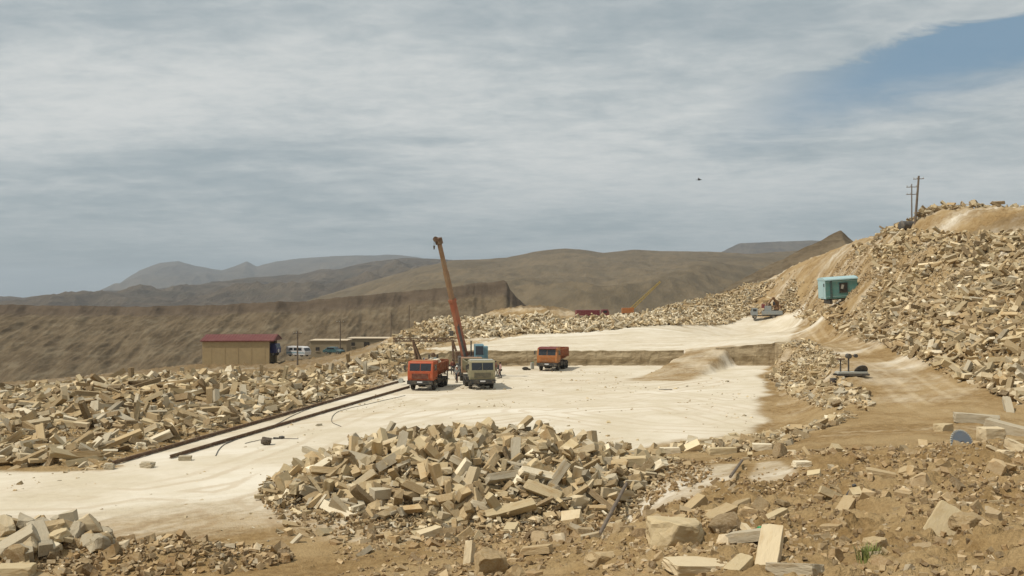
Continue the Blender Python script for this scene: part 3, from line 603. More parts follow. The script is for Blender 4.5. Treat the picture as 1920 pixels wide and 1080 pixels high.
CORNER = [(-16.8+3.4*math.cos(a_), 35.2+2.1*math.sin(a_)) for a_ in np.linspace(0, 2*math.pi, 20)[:-1]]
add_zone('corner', CORNER, 75, L=(0.85, 0.35), lift=0.35, Lmax=1.5, chunky=0.6, tones=(1,2,2,2,1,5,1))
DIRTP = [(-12.4+5.0*math.cos(a_), 34.2+2.2*math.sin(a_)) for a_ in np.linspace(0, 2*math.pi, 20)[:-1]]
add_zone('corner_small', DIRTP, 1500, L=(0.18, 0.5), lift=0.12, Lmax=0.7, chunky=0.7, soil=True, tones=(3,4,3,4,3,3,2))
SPILL = [c2(640,1015,36.5), c2(1120,1000,37), c2(1100,900,48), c2(540,960,43)]
add_zone('spill', [(-9.5, 36.5), (4.5, 36), (5, 41), (-8, 42)], 260, L=(0.40, 0.5), lift=0.1, Lmax=1.0, chunky=0.15)
EDGE = [(rail1(52)-1.6, 50.8), (rail1(52)-0.2, 50.8), (rail1(100)-0.4, 100), (rail1(100)-1.4, 100)]
add_zone('edge', EDGE, 420, L=(0.22, 0.5), lift=0.02, Lmax=0.6, chunky=0.5)

FLS = [fl(0,1060), fl(560,1070), fl(600,1000), fl(480,920), fl(640,810), fl(1160,830), fl(1400,812), fl(1440,700), fl(1000,692), fl(760,722), fl(240,872), fl(0,884)]
add_zone('floor_stones', FLS, 1500, L=(0.10, 0.5), lift=-0.02, Lmax=0.4, chunky=0.8, dens=lambda X, Y: np.clip(0.12+2.4*fbm(X*0.14, Y*0.14, 3, 57), 0.02, 1))
# choose the blocks that show largest: they become things of their own
allz = []
for key, z in ZONES.items():
    Yv = np.maximum(z['Y'], 1); px = 960+F*z['X']/Yv; py = HZ+F*(CH-z['Z'])/Yv
    size = F/Yv*np.sqrt(z['d'][:, 0]*np.maximum(z['d'][:, 1], z['d'][:, 2]))
    vis = (px > -20) & (px < 1940) & (py < 1100)
    if key == 'pile': vis &= z['Z'] > zt(z['X'], z['Y'])+0.08
    size = np.where(vis, size, 0)
    z['px'] = px; z['py'] = py
    allz += [(s_, key, i) for i, s_ in enumerate(size) if s_ > 12]
allz.sort(reverse=True)
PICK = allz[:285]
picked = {k: set() for k in ZONES}
for s_, k, i in PICK: picked[k].add(i)

STUFF_LABEL = {'left': ('stone_rubble', 'broad field of broken sawn limestone blocks left of the rails'),
 'back': ('stone_rubble', 'pale ridge of dumped limestone blocks behind the white terrace'),
 'slope': ('stone_rubble', 'loose stones scattered on the tan hillside behind the grey truck'),
 'heap': ('stone_rubble', 'towering spoil heap of tumbled limestone blocks at the right'),
 'crest': ('stone_rubble', 'yellowish boulders along the crest of the right spoil heap'),
 'pile': ('stone_rubble', 'smaller broken blocks filling the big heap in the middle'),
 'mound': ('stone_rubble', 'low mound of grey tan rubble between ramp and dirt road'),
 'near': ('stone_rubble', 'small stones and clods strewn over the dirt slope in the right foreground'),
 'corner': ('stone_rubble', 'small rubble of the heap in the bottom left corner')}
MERGE = {'left': ['left', 'left_small', 'edge', 'floor_stones'], 'back': ['back'], 'slope': ['slope', 'face'], 'heap': ['heap', 'heap_small'], 'crest': ['crest'], 'pile': ['pile', 'pile_small', 'pile_dirt', 'spill'],
         'mound': ['mound', 'bank'], 'near': ['near', 'near_mid', 'near_small'], 'corner': ['corner', 'corner_small']}
for root, keys in MERGE.items():
    Vs = []; Fs = []; Ts = []; base = 0
    for key in keys:
        z = ZONES[key]; keep = np.array([i not in picked[key] for i in range(len(z['X']))]); nn = int(keep.sum())
        d = z['d'][keep]; c = CUBE[None]*np.ones((nn, 1, 1))
        jt_ = -0.42 if z['pal'] is SOIL else -0.15; c = c*(1+RNG.uniform(jt_, 0.06, (nn, 8, 3))-(RNG.random((nn, 8, 1)) < 0.10)*RNG.uniform(0, .6, (nn, 8, 3)))          # broken corners
        v_ = c*d[:, None, :]; m_ = rot_mats(z['yaw'][keep], z['pit'][keep], z['rol'][keep])
        v_ = np.einsum('nij,nkj->nki', m_, v_)+np.stack([z['X'][keep], z['Y'][keep], z['Z'][keep]], 1)[:, None, :]
        Vs.append(v_.reshape(-1, 3)); Fs.append((CF[None]+np.arange(nn)[:, None, None]*8+base).reshape(-1, 4)); base += nn*8
        tone = z['pal'][z['tn'][keep]]*RNG.uniform(0.62, 1.25, (nn, 1)); Ts.append(np.repeat(tone, 8, 0))
    nm, lb = STUFF_LABEL[root]
    o = np_mesh(nm, np.concatenate(Vs), np.concatenate(Fs), M['stone_s'], {'tone': np.concatenate(Ts)}); tag(o, lb, 'rubble', kind='stuff')

# block shapes with chipped arrises and broken ends (unit size)
from mathutils import noise as mnoise
def block_mesh(seed, chunky=False, cuts=3, amp=0.06, fine=1):
    rnd = random.Random(seed); bm = bmesh.new(); bmesh.ops.create_cube(bm, size=1.0)
    for v_ in bm.verts:
        for a_ in range(3): v_.co[a_] *= 1-rnd.random()*(0.30 if chunky else 0.16)
    # plane cuts knock corners and ends off
    for k in range(rnd.randint(3, 5) if not chunky else rnd.randint(10, 14)):
        sg = Vector((rnd.choice((-1, 1)), rnd.choice((-1, 1)), rnd.choice((-1, 1))))
        nrm = Vector((sg.x*rnd.uniform(.4, 1), sg.y*rnd.uniform(.1, 1), sg.z*rnd.uniform(.1, 1))).normalized()
        reach = max((v_.co.dot(nrm) for v_ in bm.verts)); co = nrm*reach*(rnd.uniform(.80, .95) if not chunky else rnd.uniform(.7, .9))
        r = bmesh.ops.bisect_plane(bm, geom=bm.verts[:]+bm.edges[:]+bm.faces[:], plane_co=co, plane_no=nrm, clear_outer=True)
        ed = [e for e in r['geom_cut'] if isinstance(e, bmesh.types.BMEdge)]
        if ed: bmesh.ops.contextual_create(bm, geom=ed)
    bmesh.ops.bevel(bm, geom=bm.edges[:], offset=0.018, segments=1, affect='EDGES')
    bmesh.ops.triangulate(bm, faces=bm.faces[:])
    for it in range(fine):
        bmesh.ops.subdivide_edges(bm, edges=[e for e in bm.edges if e.calc_length() > 0.16], cuts=1+it, use_grid_fill=False)
        bmesh.ops.triangulate(bm, faces=bm.faces[:])
    off_ = Vector((seed*1.7, seed*.3, 0))
    for v_ in bm.verts:
        k_ = 0.055 if chunky else 0.028
        v_.co += Vector((mnoise.noise(v_.co*4+off_), mnoise.noise(v_.co*4+off_+Vector((9, 0, 0))), mnoise.noise(v_.co*4+off_+Vector((0, 9, 0)))))*k_
        v_.co += Vector((mnoise.noise(v_.co*12+off_), mnoise.noise(v_.co*12+off_+Vector((9, 0, 0))), mnoise.noise(v_.co*12+off_+Vector((0, 9, 0)))))*k_*0.4
    bmesh.ops.recalc_face_normals(bm, faces=bm.faces)
    me = bpy.data.meshes.new('stone_block'); bm.to_mesh(me); bm.free(); me.materials.append(M['stone_o']); return me
BM_LONG = [block_mesh(100+i) for i in range(14)]; BM_CH = [block_mesh(300+i, True) for i in range(10)]
ZN = {'left': 'the left rubble field', 'left_small': 'the left rubble field', 'heap': 'the right spoil heap', 'heap_small': 'the right spoil heap',
      'pile': 'the middle heap', 'pile_small': 'the middle heap', 'spill': 'the middle heap', 'near': 'the foreground slope', 'near_small': 'the foreground slope', 'near_mid': 'the foreground slope',
      'corner': 'the bottom left heap', 'corner_small': 'the bottom left heap', 'bank': 'the bank beside the floor', 'mound': 'the mound beside the ramp', 'edge': 'the left rubble field'}
ZR = {'left': (0, 760, 690, 860), 'pile': (500, 1190, 800, 1000), 'spill': (560, 1150, 930, 1020), 'near': (600, 1920, 830, 1080), 'near_small': (600, 1920, 830, 1080), 'corner': (0, 190, 970, 1080), 'heap': (1500, 1920, 430, 790), 'bank': (1240, 1640, 700, 850)}
TW = ['buff', 'tan', 'cream', 'brown', 'chalky white', 'greyish', 'dark brown']
recs = {}
def placed(key, i):
    z = ZONES[key]; ln, wd, th = z['d'][i]
    ratio = wd/ln
    size = 'large' if ln > 1.25 else ('small' if ln < 0.75 else 'mid-sized')
    shape = 'squarish block' if ratio > .55 else ('long slab' if ln/th > 4.5 else 'oblong block')
    pose = 'standing on end' if abs(z['pit'][i]) > .8 else ('tilted' if abs(z['pit'][i]) > .3 else 'lying flat')
    x0, x1, y0, y1 = ZR.get(key, (0, 1920, 600, 1080)); fx = (z['px'][i]-x0)/(x1-x0); fy = (z['py'][i]-y0)/(y1-y0)
    hz = ['far left', 'left', 'middle', 'right', 'far right'][int(min(4, max(0, fx*5)))]; vt = ['top', 'centre', 'foot'][int(min(2, max(0, fy*3)))]
    base = f"{size} {TW[z['tn'][i]]} {shape} {pose}, {vt} {hz} of {ZN.get(key, 'the rubble')}"
    yaw = math.degrees(z['yaw'][i]) % 180
    way = 'end-on' if 60 < yaw < 120 else ('crosswise' if yaw < 25 or yaw > 155 else ('slanting right' if yaw < 90 else 'slanting left'))
    lg = f"{TW[z['tn'][i]]} {shape} {pose} {way}, {size}, {vt} {hz} of {ZN.get(key, 'the rubble')}"
    for c_ in (base, lg):
        if c_ not in recs and len(c_.split()) <= 16: recs[c_] = 1; return c_
    return base if len(base.split()) <= 16 else base.replace(' lying flat', '')
for s_, k, i in PICK:
    z = ZONES[k]; ch = z['d'][i][1]/z['d'][i][0] > .55
    me = (BM_CH if ch else BM_LONG)[i % (10 if ch else 14)]
    o = bpy.data.objects.new('stone_block', me); col.objects.link(o)
    o.location = (z['X'][i], z['Y'][i], z['Z'][i]); o.scale = z['d'][i]
    o.rotation_euler = Matrix(rot_mats(z['yaw'][i:i+1], z['pit'][i:i+1], z['rol'][i:i+1])[0]).to_euler()
    t = z['pal'][z['tn'][i]]*random.uniform(0.78, 1.15); o['tone'] = (float(t[0]), float(t[1]), float(t[2]))
    tag(o, placed(k, i), 'stone block', 'loose stone blocks in '+ZN.get(k, 'the rubble'))

# single blocks one can point to
def hero(px, py, Y, dims, yaw, pit=0, rol=0, label='', tone=0, kind='stone_block', chunky=False, seed=0, lift=None, cat='stone block', group=None):
    x = (px-960)/F*Y; zz = z1(x, Y)+(dims[2]*0.38 if lift is None else lift)
    # slide along the sight line so that the piece rests on the ground where the photo shows it
    Yb = Y
    for _ in range(6):
        z_ray = CH-(py-HZ)/F*Yb; g = z1((px-960)/F*Yb, Yb)+(dims[2]*0.38 if lift is None else lift)
        slope = (py-HZ)/F; Yb = min(max(Yb+(z_ray-g)/slope*0.7, Y*0.7), Y*1.35)
    x = (px-960)/F*Yb; zz = z1(x, Yb)+(dims[2]*0.38 if lift is None else lift)
    sc = Yb/Y
    me = block_mesh(seed+7*int(px), chunky, fine=2); me.name = kind
    o = bpy.data.objects.new(kind, me); col.objects.link(o); o.location = (x, Yb, zz); o.scale = [q*sc for q in dims]
    o.rotation_euler = Matrix(rot_mats(np.array([R(yaw)]), np.array([R(pit)]), np.array([R(rol)]))[0]).to_euler()
    t = TONES[tone]; o['tone'] = (float(t[0]), float(t[1]), float(t[2])); tag(o, label, cat, group); return o
g_ = 'single blocks lying around the quarry floor'
H = [
 (1272,1000,29,(1.75,1.25,1.05),5,0,5,'big rounded tan boulder at the foot of the uncovered strips',0,'boulder',True),
 (1300,952,33,(1.15,.4,.42),35,-28,0,'tan wedge stone leaning behind the big rounded boulder',1,'stone_block',False),
 (1350,965,32,(1.3,.5,.4),40,-10,10,'long tan stone right of the leaning wedge stone',1,'stone_block',False),
 (1440,1045,22,(1.7,.5,.5),68,-30,0,'pale square-cut beam pointing up at the bottom edge of the photo',2,'stone_block',False),
 (1490,1062,21,(1.3,.5,.3),125,10,10,'grey tan slab lying right of the square-cut beam',5,'stone_block',False),
 (1385,1062,22,(.8,.4,.35),50,-15,0,'short buff block left of the square-cut beam',0,'stone_block',False),
 (1415,1005,26,(1.6,.4,.3),140,15,0,'long greyish slab sloping down to the green scrap',5,'stone_block',False),
 (1448,968,29,(1.2,.3,.2),35,-12,0,'thin narrow slab above the green scrap',0,'stone_block',False),
 (1772,1000,22,(1.75,1.0,.2),42,-32,38,'broad flat buff slab tilted up in the dirt slope near the bottom right',0,'stone_block',False),
 (1812,1010,22,(.7,.6,.45),10,0,0,'rounded brown boulder behind the tilted flat slab',3,'boulder',True),
 (920,1055,29,(1.0,.9,.8),20,10,10,'round brown boulder at the bottom edge below the middle heap',3,'boulder',True),
 (880,1040,30,(.8,.25,.5),80,-60,0,'narrow stone standing beside the round brown boulder',2,'stone_block',False),
 (1005,1030,31,(1.1,.35,.25),150,12,0,'tan slab right of the round brown boulder',1,'stone_block',False),
 (1125,1045,27,(.9,.5,.35),10,5,0,'dark flat stone near the lower end of the long bar',1,'stone_block',True),
 (1310,1055,24,(1.7,1.0,.3),15,5,0,'wide pale flat slab along the bottom edge below the big boulder',2,'stone_block',False),
 (1160,845,50,(2.3,.42,.36),112,22,0,'long beam leaning down off the right end of the middle heap',1,'stone_block',False),
 (1230,876,47,(1.9,.5,.38),3,2,0,'long pale beam lying right of the middle heap, lowest of three',2,'stone_block',False),
 (1252,862,49,(1.2,.4,.3),-12,2,0,'short beam lying just above the long pale beam',0,'stone_block',False),
 (1256,845,52,(1.1,.45,.4),4,0,0,'pale block topmost of the three beside the middle heap',4,'stone_block',False),
 (1352,845,50,(1.5,.5,.35),6,0,0,'buff oblong block at the top of the uncovered strips',0,'stone_block',False),
 (1428,838,51,(1.0,.5,.38),-6,0,0,'bright white block on the brown bank above the strips',4,'stone_block',False),
 (1364,825,54,(.7,.3,.3),95,-60,0,'small white stone standing behind the buff oblong block',4,'stone_block',False),
 (1502,868,43,(.75,.5,.25),8,0,0,'small white flat stone on the brown slope right of the strips',4,'stone_block',False),
 (1650,892,36,(1.1,.6,.3),-20,8,0,'tan flat stone half buried in the middle of the dirt slope',1,'stone_block',False),
 (1700,886,36,(.9,.5,.3),30,-10,0,'tan wedge stone right of the half buried flat stone',1,'stone_block',True),
 (1585,950,32,(1.2,.45,.3),55,-15,0,'brown tilted block beside the dark scrap on the slope',1,'stone_block',False),
 (1830,785,42,(1.9,.6,.45),-14,4,0,'long greyish slab above the steel disc',5,'stone_block',False),
 (1900,800,39,(2.2,.6,.5),-38,12,0,'large greyish beam running off the right edge above the disc',5,'stone_block',False),
 (1768,800,43,(.9,.5,.4),35,0,0,'buff block at the left end of the slabs above the disc',0,'stone_block',False),
 (1858,812,40,(.95,.65,.5),8,0,0,'cream block right of the steel disc',2,'stone_block',False),
 (1905,838,37,(.9,.8,.4),50,10,20,'cream angular slab at the right edge below the large beam',2,'stone_block',False),
 (1882,852,37,(.65,.4,.3),0,0,0,'small cream stone left of the angular slab',2,'stone_block',True),
 (1640,1020,23,(.6,.4,.3),30,0,0,'rounded tan stone near the green tuft',1,'stone_block',True),
 (205,874,52.6,(.62,.5,.36),5,0,0,'grey block beside the near end of the outer rail',5,'stone_block',True),
 (278,871,53,(.8,.5,.36),-10,0,0,'grey wedge block between the ends of the two rails',5,'stone_block',True),
 (348,859,55,(.7,.4,.3),5,0,0,'grey block beside the near end of the inner rail',5,'stone_block',False),
 (265,834,60,(.75,.5,.4),20,0,0,'bright white stone at the foot of the left rubble field',4,'stone_block',True),
 (505,912,46,(.6,.5,.55),20,0,0,'grey block standing at the left tip of the middle heap',5,'stone_block',True),
 (568,912,45.5,(1.5,.5,.25),28,-18,0,'pale slab leaning on the left tip of the middle heap',2,'stone_block',False),
 (592,850,50,(1.6,.35,.3),-25,15,0,'grey slab jutting out at the upper left of the middle heap',5,'stone_block',False),
 (634,958,41,(.9,.35,.4),88,-75,0,'pale block standing on end at the front of the middle heap',2,'stone_block',False),
 (806,1000,37.5,(1.0,.55,.4),30,-10,0,'cream block with square end at the front foot of the middle heap',2,'stone_block',False),
 (1050,925,44,(1.1,.5,.35),80,-62,0,'tall buff block standing in the right part of the middle heap',0,'stone_block',False),
 (832,908,45,(1.0,.4,.3),85,-60,0,'buff block standing on end in the centre of the middle heap',0,'stone_block',False),
 (1087,835,50,(1.5,.45,.35),-50,20,0,'pale long block sliding off the crest of the middle heap',2,'stone_block',False),
 (1012,815,53,(.9,.6,.4),60,-50,0,'grey block upright on the crest of the middle heap',5,'stone_block',False),
 (38,1035,34,(1.3,.9,.6),25,-30,10,'large grey slab leaning in the bottom left corner',5,'stone_block',False),
 (75,1030,34,(1.5,.6,.4),-50,25,0,'grey brown beam leaning against the large corner slab',5,'stone_block',False),
 (145,998,36.5,(.8,.5,.5),80,-50,0,'pointed grey block topmost of the bottom left heap',5,'stone_block',True),
 (28,1070,32.4,(1.3,.8,.4),5,0,0,'buff flat block at the very bottom left corner',0,'stone_block',False),
 (1628,572,150,(1.2,.5,.4),-20,0,0,'white slab below the turquoise cabin',4,'stone_block',False),
 (1890,545,88,(2.5,.7,.6),75,-35,0,'long grey slab leaning on the spoil heap near the right edge',5,'stone_block',False),
]
for i, h_ in enumerate(H):
    hero(*h_[:8] if False else h_[:3], h_[3], h_[4], h_[5], h_[6], h_[7], h_[8], h_[9], h_[10], seed=i, cat='boulder' if h_[9] == 'boulder' else 'stone block')

# ------------------------------------------------------------------ vehicles
def copy_tree(o, parent=None):
    c = o.copy(); col.objects.link(c); c.parent = parent
    for ch in list(o.children): copy_tree(ch, c)
    return c
def wheel(parent, x, y, r, wd, dual=False, n=20):
    # tyre and rim, axle along x
    t = MB(); rr = [(r*0.62, -wd/2), (r*0.93, -wd/2), (r, -wd*0.36), (r, wd*0.36), (r*0.93, wd/2), (r*0.62, wd/2)]
    ring = []
    for k in range(n):
        a_ = 2*math.pi*k/n; ring.append([t.bm.verts.new((q[1], q[0]*math.cos(a_), q[0]*math.sin(a_))) for q in rr])
    for k in range(n):
        A_, B_ = ring[k], ring[(k+1) % n]
        for j in range(len(rr)): t.bm.faces.new([A_[j], A_[(j+1) % 6], B_[(j+1) % 6], B_[j]])
    wo_ = bpy.data.objects.new('wheel', None); col.objects.link(wo_); wo_.parent = parent; wo_.location = (x, y, r)
    t.build('tyre', M['tyre'], wo_)
    m2 = MB(); m2.cyl((-wd*0.3, 0, 0), (wd*0.3, 0, 0), r*0.63, n=18); m2.cyl((-wd*0.45, 0, 0), (wd*0.45, 0, 0), r*0.2, n=10)
    for k in range(8): a_ = k*math.pi/4; m2.cyl((-wd*.36, r*.38*math.cos(a_), r*.38*math.sin(a_)), (wd*.36, r*.38*math.cos(a_), r*.38*math.sin(a_)), r*.05, n=6)
    m2.build('rim', M['rim'], wo_)
def dump_truck(label, paint, bed, roofm, loc, rz, sunvisor=False, load=False, lw=1.0):
    # truck faces -Y in its own frame, origin below the front axle
    t = empty('dump_truck', loc, rz, label, 'dump truck', 'dump trucks on the quarry floor')
    c = MB(); W_ = 1.22
    # cab: side profile (y, z) extruded, with the front leaning
    prof = [(-1.32, 0.95), (-1.36, 1.25), (-1.33, 1.82), (-1.12, 2.66), (-0.95, 2.76), (0.55, 2.76), (0.62, 2.66), (0.62, 0.95), (0.42, .95), (0.36, 1.15), (-.36, 1.15), (-.44, .95)]
    c.prism(prof, 'x', -W_, W_); cab = c.build('cab', paint, t)
    bmod = cab.modifiers.new('bevel', 'BEVEL'); bmod.width = 0.05; bmod.segments = 2
    MB().box((0, -0.2, 2.79), (2.2, 1.3, 0.06), bev=0.025).build('roof', roofm, t)
    ws = MB(); q = 0.21/0.84
    ws.bm.verts.ensure_lookup_table()
    def on(z_, off=0.012): return -1.33+(z_-1.82)*0.25-off
    ws.prism([(on(1.88), 1.88), (on(2.56), 2.56), (on(2.56)+0.03, 2.56), (on(1.88)+0.03, 1.88)], 'x', -1.02, 1.02)
    wo_ = ws.build('windshield', M['glass'], t)
    MB().box((0, on(2.22)-0.01, 2.22), (0.035, 0.03, 0.70), rot=(-0.243, 0, 0)).build('divider', paint, wo_)
    wp = MB(); wp.bar((-.5, on(1.9)-.02, 1.9), (-.1, on(2.2)-.02, 2.22), .02, .02); wp.bar((.3, on(1.9)-.02, 1.9), (.7, on(2.2)-.02, 2.22), .02, .02); wp.build('wiper', M['black'], wo_)
    for sx in (-1, 1):
        d = MB().box((sx*(W_+.005), -0.30, 1.75), (0.03, 1.15, 1.45), bev=.012).build('door', paint, t)
        MB().box((sx*(W_+.026), -0.30, 2.15), (0.02, .92, .55)).build('side_window', M['glass'], d)
        MB().box((sx*(W_+.03), 0.12, 1.72), (0.03, .14, .04)).build('handle', M['black'], d)
        mr = MB(); mr.bar((sx*1.18, -1.1, 2.35), (sx*1.48, -1.25, 2.4), .025, .025); mr.box((sx*1.5, -1.25, 2.15), (.2, .05, .42), bev=.015); mr.build('mirror', M['black'], t)
        MB().cyl((sx*.93, -1.40, .82), (sx*.93, -1.49, .82), .11, n=14).build('headlight', M['chrome'], t)
        MB().box((sx*.66, -1.475, .83), (.16, .03, .1)).build('indicator', M['orange2'], t)
        fd = MB(); fd.prism([(-.62, .75), (-.55, 1.18), (-.3, 1.22), (.3, 1.22), (.55, 1.1), (.6, .75), (.52, .75), (.45, 1.02), (.25, 1.13), (-.25, 1.13), (-.45, 1.05), (-.52, .75)], 'x', sx*1.22-.14, sx*1.22+.02)
        fd.build('mudguard', M['black'], t)
        st = MB(); st.box((sx*1.08, .85, .72), (.3, .35, .06)); st.box((sx*1.08, -.75, .50), (.25, .3, .04)); st.build('step', M['black'], t)
    g = MB(); g.box((0, -1.375, 1.42), (1.75, .03, .58)); gr = g.build('grille', paint, t)
    sl = MB()
    for k in range(5): sl.box((0, -1.40, 1.20+.1*k), (1.6, .02, .045))
    sl.build('slat', M['black'] if not sunvisor else paint, gr)
    MB().box((0, -1.42, .80), (2.46, .16, .36), bev=.03).build('bumper', M['black'], t)
    MB().box((0, -1.505, .84), (.5, .015, .13)).build('number_plate', M['white'], t)
    if sunvisor: MB().box((0, -1.24, 2.70), (2.15, .32, .04), rot=(.25, 0, 0)).build('sun_visor', M['red'], t)
    ch = MB()
    for sx in (-1, 1): ch.box((sx*.42, 2.3, .92), (.09, 7.2, .24))
    for y in (-.9, .9, 1.9, 3.2, 4.4, 5.6): ch.box((0, y, .9), (.8, .1, .16))
    for y in (0, 3.05, 4.37): ch.cyl((-1.0, y, .5), (1.0, y, .5), .09, n=8); ch.sphere((0, y, .5), .24)
    ch.build('chassis', M['black'], t)
    ft = MB(); ft.box((1.0, 1.35, .78), (.5, 1.0, .5), bev=.06); ft.build('fuel_tank', M['black'], t)
    MB().box((-1.0, 1.35, .75), (.45, .7, .45), bev=.03).build('battery_box', M['black'], t)
    MB().cyl((.5, .85, 1.0), (.5, .85, 2.7), .07, n=10).build('exhaust_pipe', M['rust'], t)
    for sx in (-1, 1):
        wheel(t, sx*1.02, 0, .5, .3)
        for y in (3.05, 4.37): wheel(t, sx*.98, y, .5, .58)
    # tipper body: tray with sloping sides, headboard canopy and ribs
    b = MB(); y0, y1 = .95, 5.45; zb_ = 1.22
    out = [(-.75, zb_), (.75, zb_), (1.20, 1.72), (1.24, 2.5), (1.17, 2.5), (1.12, 1.76), (.70, zb_+.07), (-.70, zb_+.07), (-1.12, 1.76), (-1.17, 2.5), (-1.24, 2.5), (-1.20, 1.72)]
    b.prism(out, 'y', y0, y1); b.box((0, y0+.02, 1.95), (2.36, .06, 1.42)); b.box((0, y0-.22, 2.72), (2.3, .6, .05), rot=(-.12, 0, 0))
    bb = b.build('tipper_body', bed, t)
    for k in range(6):
        yy = y0+.35+k*.76
        for sx in (-1, 1):
            rb = MB(); rb.prism([(sx*.76, zb_-.02), (sx*1.21, 1.72), (sx*1.245, 2.5), (sx*1.31, 2.5), (sx*1.28, 1.70), (sx*.80, zb_-.07)], 'y', yy-.035, yy+.035)
            rb.build('rib', bed, bb)
    MB().box((0, y1+.02, 2.0), (2.4, .06, 1.2), rot=(.25, 0, 0)).build('tailgate', bed, bb)
    MB().box((0, 3.2, 1.16), (1.0, 3.6, .12)).build('subframe', M['black'], t)
    if load:
        for k in range(7):
            o = bpy.data.objects.new('stone_block', BM_LONG[k]); col.objects.link(o)
            lx, ly = random.uniform(-.6, .6), random.uniform(1.6, 4.6); p = Matrix.Translation(loc) @ Matrix.Rotation(rz, 4, 'Z') @ Vector((lx, ly, 2.2+random.uniform(0, .3)))
            o.location = p; o.scale = (1.0, .4, .35); o.rotation_euler = (random.uniform(-.3, .3), random.uniform(-.3, .3), random.uniform(0, 6)); o['tone'] = (0.6, 0.53, 0.4)
            tag(o, 'pale sawn block loaded in the bed of the left orange dump truck', 'stone block', 'blocks loaded in the left orange dump truck')
    return t
def tloc(px, py):                        # front axle a little behind the bumper seen at the pixel
    x, y = fl(px, py); return (x, y, z1(x, y))
x, y = fl(789, 733); dump_truck('orange red dump truck with loaded bed, leftmost of the parked trucks', M['orange'], M['orange_bed'], M['orange2'], (x+.15, y+1.3, .0), R(-9), load=True)
x, y = fl(901, 731); dump_truck('dusty olive grey dump truck parked in front of the crane', M['olive'], M['olive'], M['grey_roof'], (x, y+1.3, .0), R(8.5))
x, y = fl(1031, 696); dump_truck('faded orange dump truck parked alone by the cut rock wall', M['orange2'], M['orange_bed'], M['red'], (x, y+1.3, .0), R(-15), sunvisor=True)

# truck crane behind the grey truck
def crane():
    Y = 109.0; x = (880-960)/F*Y
    t = empty('truck_crane', (x, Y, 0), R(6), 'truck crane with raised orange telescopic boom and pale blue cab', 'crane')
    ch = MB(); ch.box((0, 1.0, 1.05), (2.4, 9.0, .35), bev=.05)
    ch.build('carrier', M['black'], t)
    cb_ = MB(); cb_.prism([(-4.6, .9), (-4.65, 1.7), (-4.4, 2.75), (-3.0, 2.8), (-3.0, .9)], 'x', -1.2, 1.2); t_ = cb_.bm; [setattr(v_, 'co', Vector((v_.co.x*.9, v_.co.y, .9+(v_.co.z-.9)*.82))) for v_ in t_.verts]; c0 = cb_.build('drivers_cab', M['boom_b'], t)
    MB().box((0, -4.58, 1.97), (1.85, .04, .55), rot=(-.24, 0, 0)).build('windshield', M['glass'], c0)
    for sx in (-1, 1):
        wheel(t, sx*1.05, -3.6, .52, .32); wheel(t, sx*1.0, 2.2, .52, .55); wheel(t, sx*1.0, 3.6, .52, .55)
    for y in (-1.6, 5.0):
        og = MB(); og.box((0, y, 1.0), (5.0, .22, .22))
        for sx in (-1, 1): og.cyl((sx*2.45, y, .08), (sx*2.45, y, 1.1), .08, n=8); og.cyl((sx*2.45, y, 0), (sx*2.45, y, .08), .25, n=10)
        og.build('outrigger', M['darksteel'], t)
    tt = MB(); tt.cyl((0, 1.4, 1.2), (0, 1.4, 1.5), 1.0, n=20); tt.box((0, 2.0, 1.85), (2.2, 3.2, .7), bev=.06); tt.build('turntable', M['darksteel'], t)
    MB().box((-.2, 3.8, 2.1), (2.3, .8, 1.1), bev=.08).build('counterweight', M['rust'], t)
    oc = MB(); oc.prism([(.2, 1.5), (.2, 2.6), (.45, 3.55), (1.9, 3.6), (1.9, 1.5)], 'x', .62, 1.62); o = oc.build('operator_cab', M['blue_cab'], t)
    MB().box((1.12, .27, 2.95), (.85, .05, .95), rot=(-.26, 0, 0)).build('window', M['glass'], o); MB().box((1.635, 1.05, 2.85), (.03, 1.2, .8)).build('side_window', M['glass'], o)
    MB().box((1.7, 2.7, 2.4), (1.0, 1.4, 1.8), bev=.06).build('engine_cover', M['blue_cab'], t)
    MB().cyl((.35, 2.5, 2.2), (.35, 2.5, 3.9), .08, n=8).build('exhaust_pipe', M['darksteel'], t)
    # boom goes up, leaning left and slightly away
    a = Vector((-.35, 2.0, 2.2)); tip = Vector(((822-880)/F*Y/1.0+.15, -1.5, CH+(HZ-452)/F*(Y-1.5)))
    tip = Matrix.Rotation(-R(6), 3, 'Z') @ tip
    d = tip-a; L = d.length; e = d.normalized()
    s1, s2, s3 = a+d*.02, a+d*.50, a+d*.74
    b1 = MB(); b1.bar(a, s2, .5, .6); b1.box(s2-e*.1, (.6, .7, .3), rot=e.to_track_quat('Z', 'Y').to_euler()); b1.build('boom_section', M['boom_o'], t)
    MB().bar(s2, s3, .4, .48).build('boom_section', M['boom_b'], t)
    MB().bar(s3, tip, .32, .4).build('boom_section', M['boom_b'], t)
    hd = MB(); hd.box(tip, (.6, .6, .7), rot=e.to_track_quat('Z', 'Y').to_euler(), bev=.05); hd.cyl(tip+Vector((-.35, -.3, .2)), tip+Vector((-.35, .3, .2)), .28, n=12); hd.build('boom_head', M['rust'], t)
    MB().cyl(Vector((-.35, .7, 1.9)), a+d*.33, .15, n=10).build('hydraulic_ram', M['darksteel'], t)
    rp = MB(); q = tip+Vector((-.5, 0, 0)); rp.cyl(q, q+Vector((0, 0, -.5)), .025, n=5); rp.cyl(q+Vector((0, 0, -.5)), q+Vector((0, 0, -.9)), .12, .06, n=8); rp.build('hook_block', M['darksteel'], t)
crane()

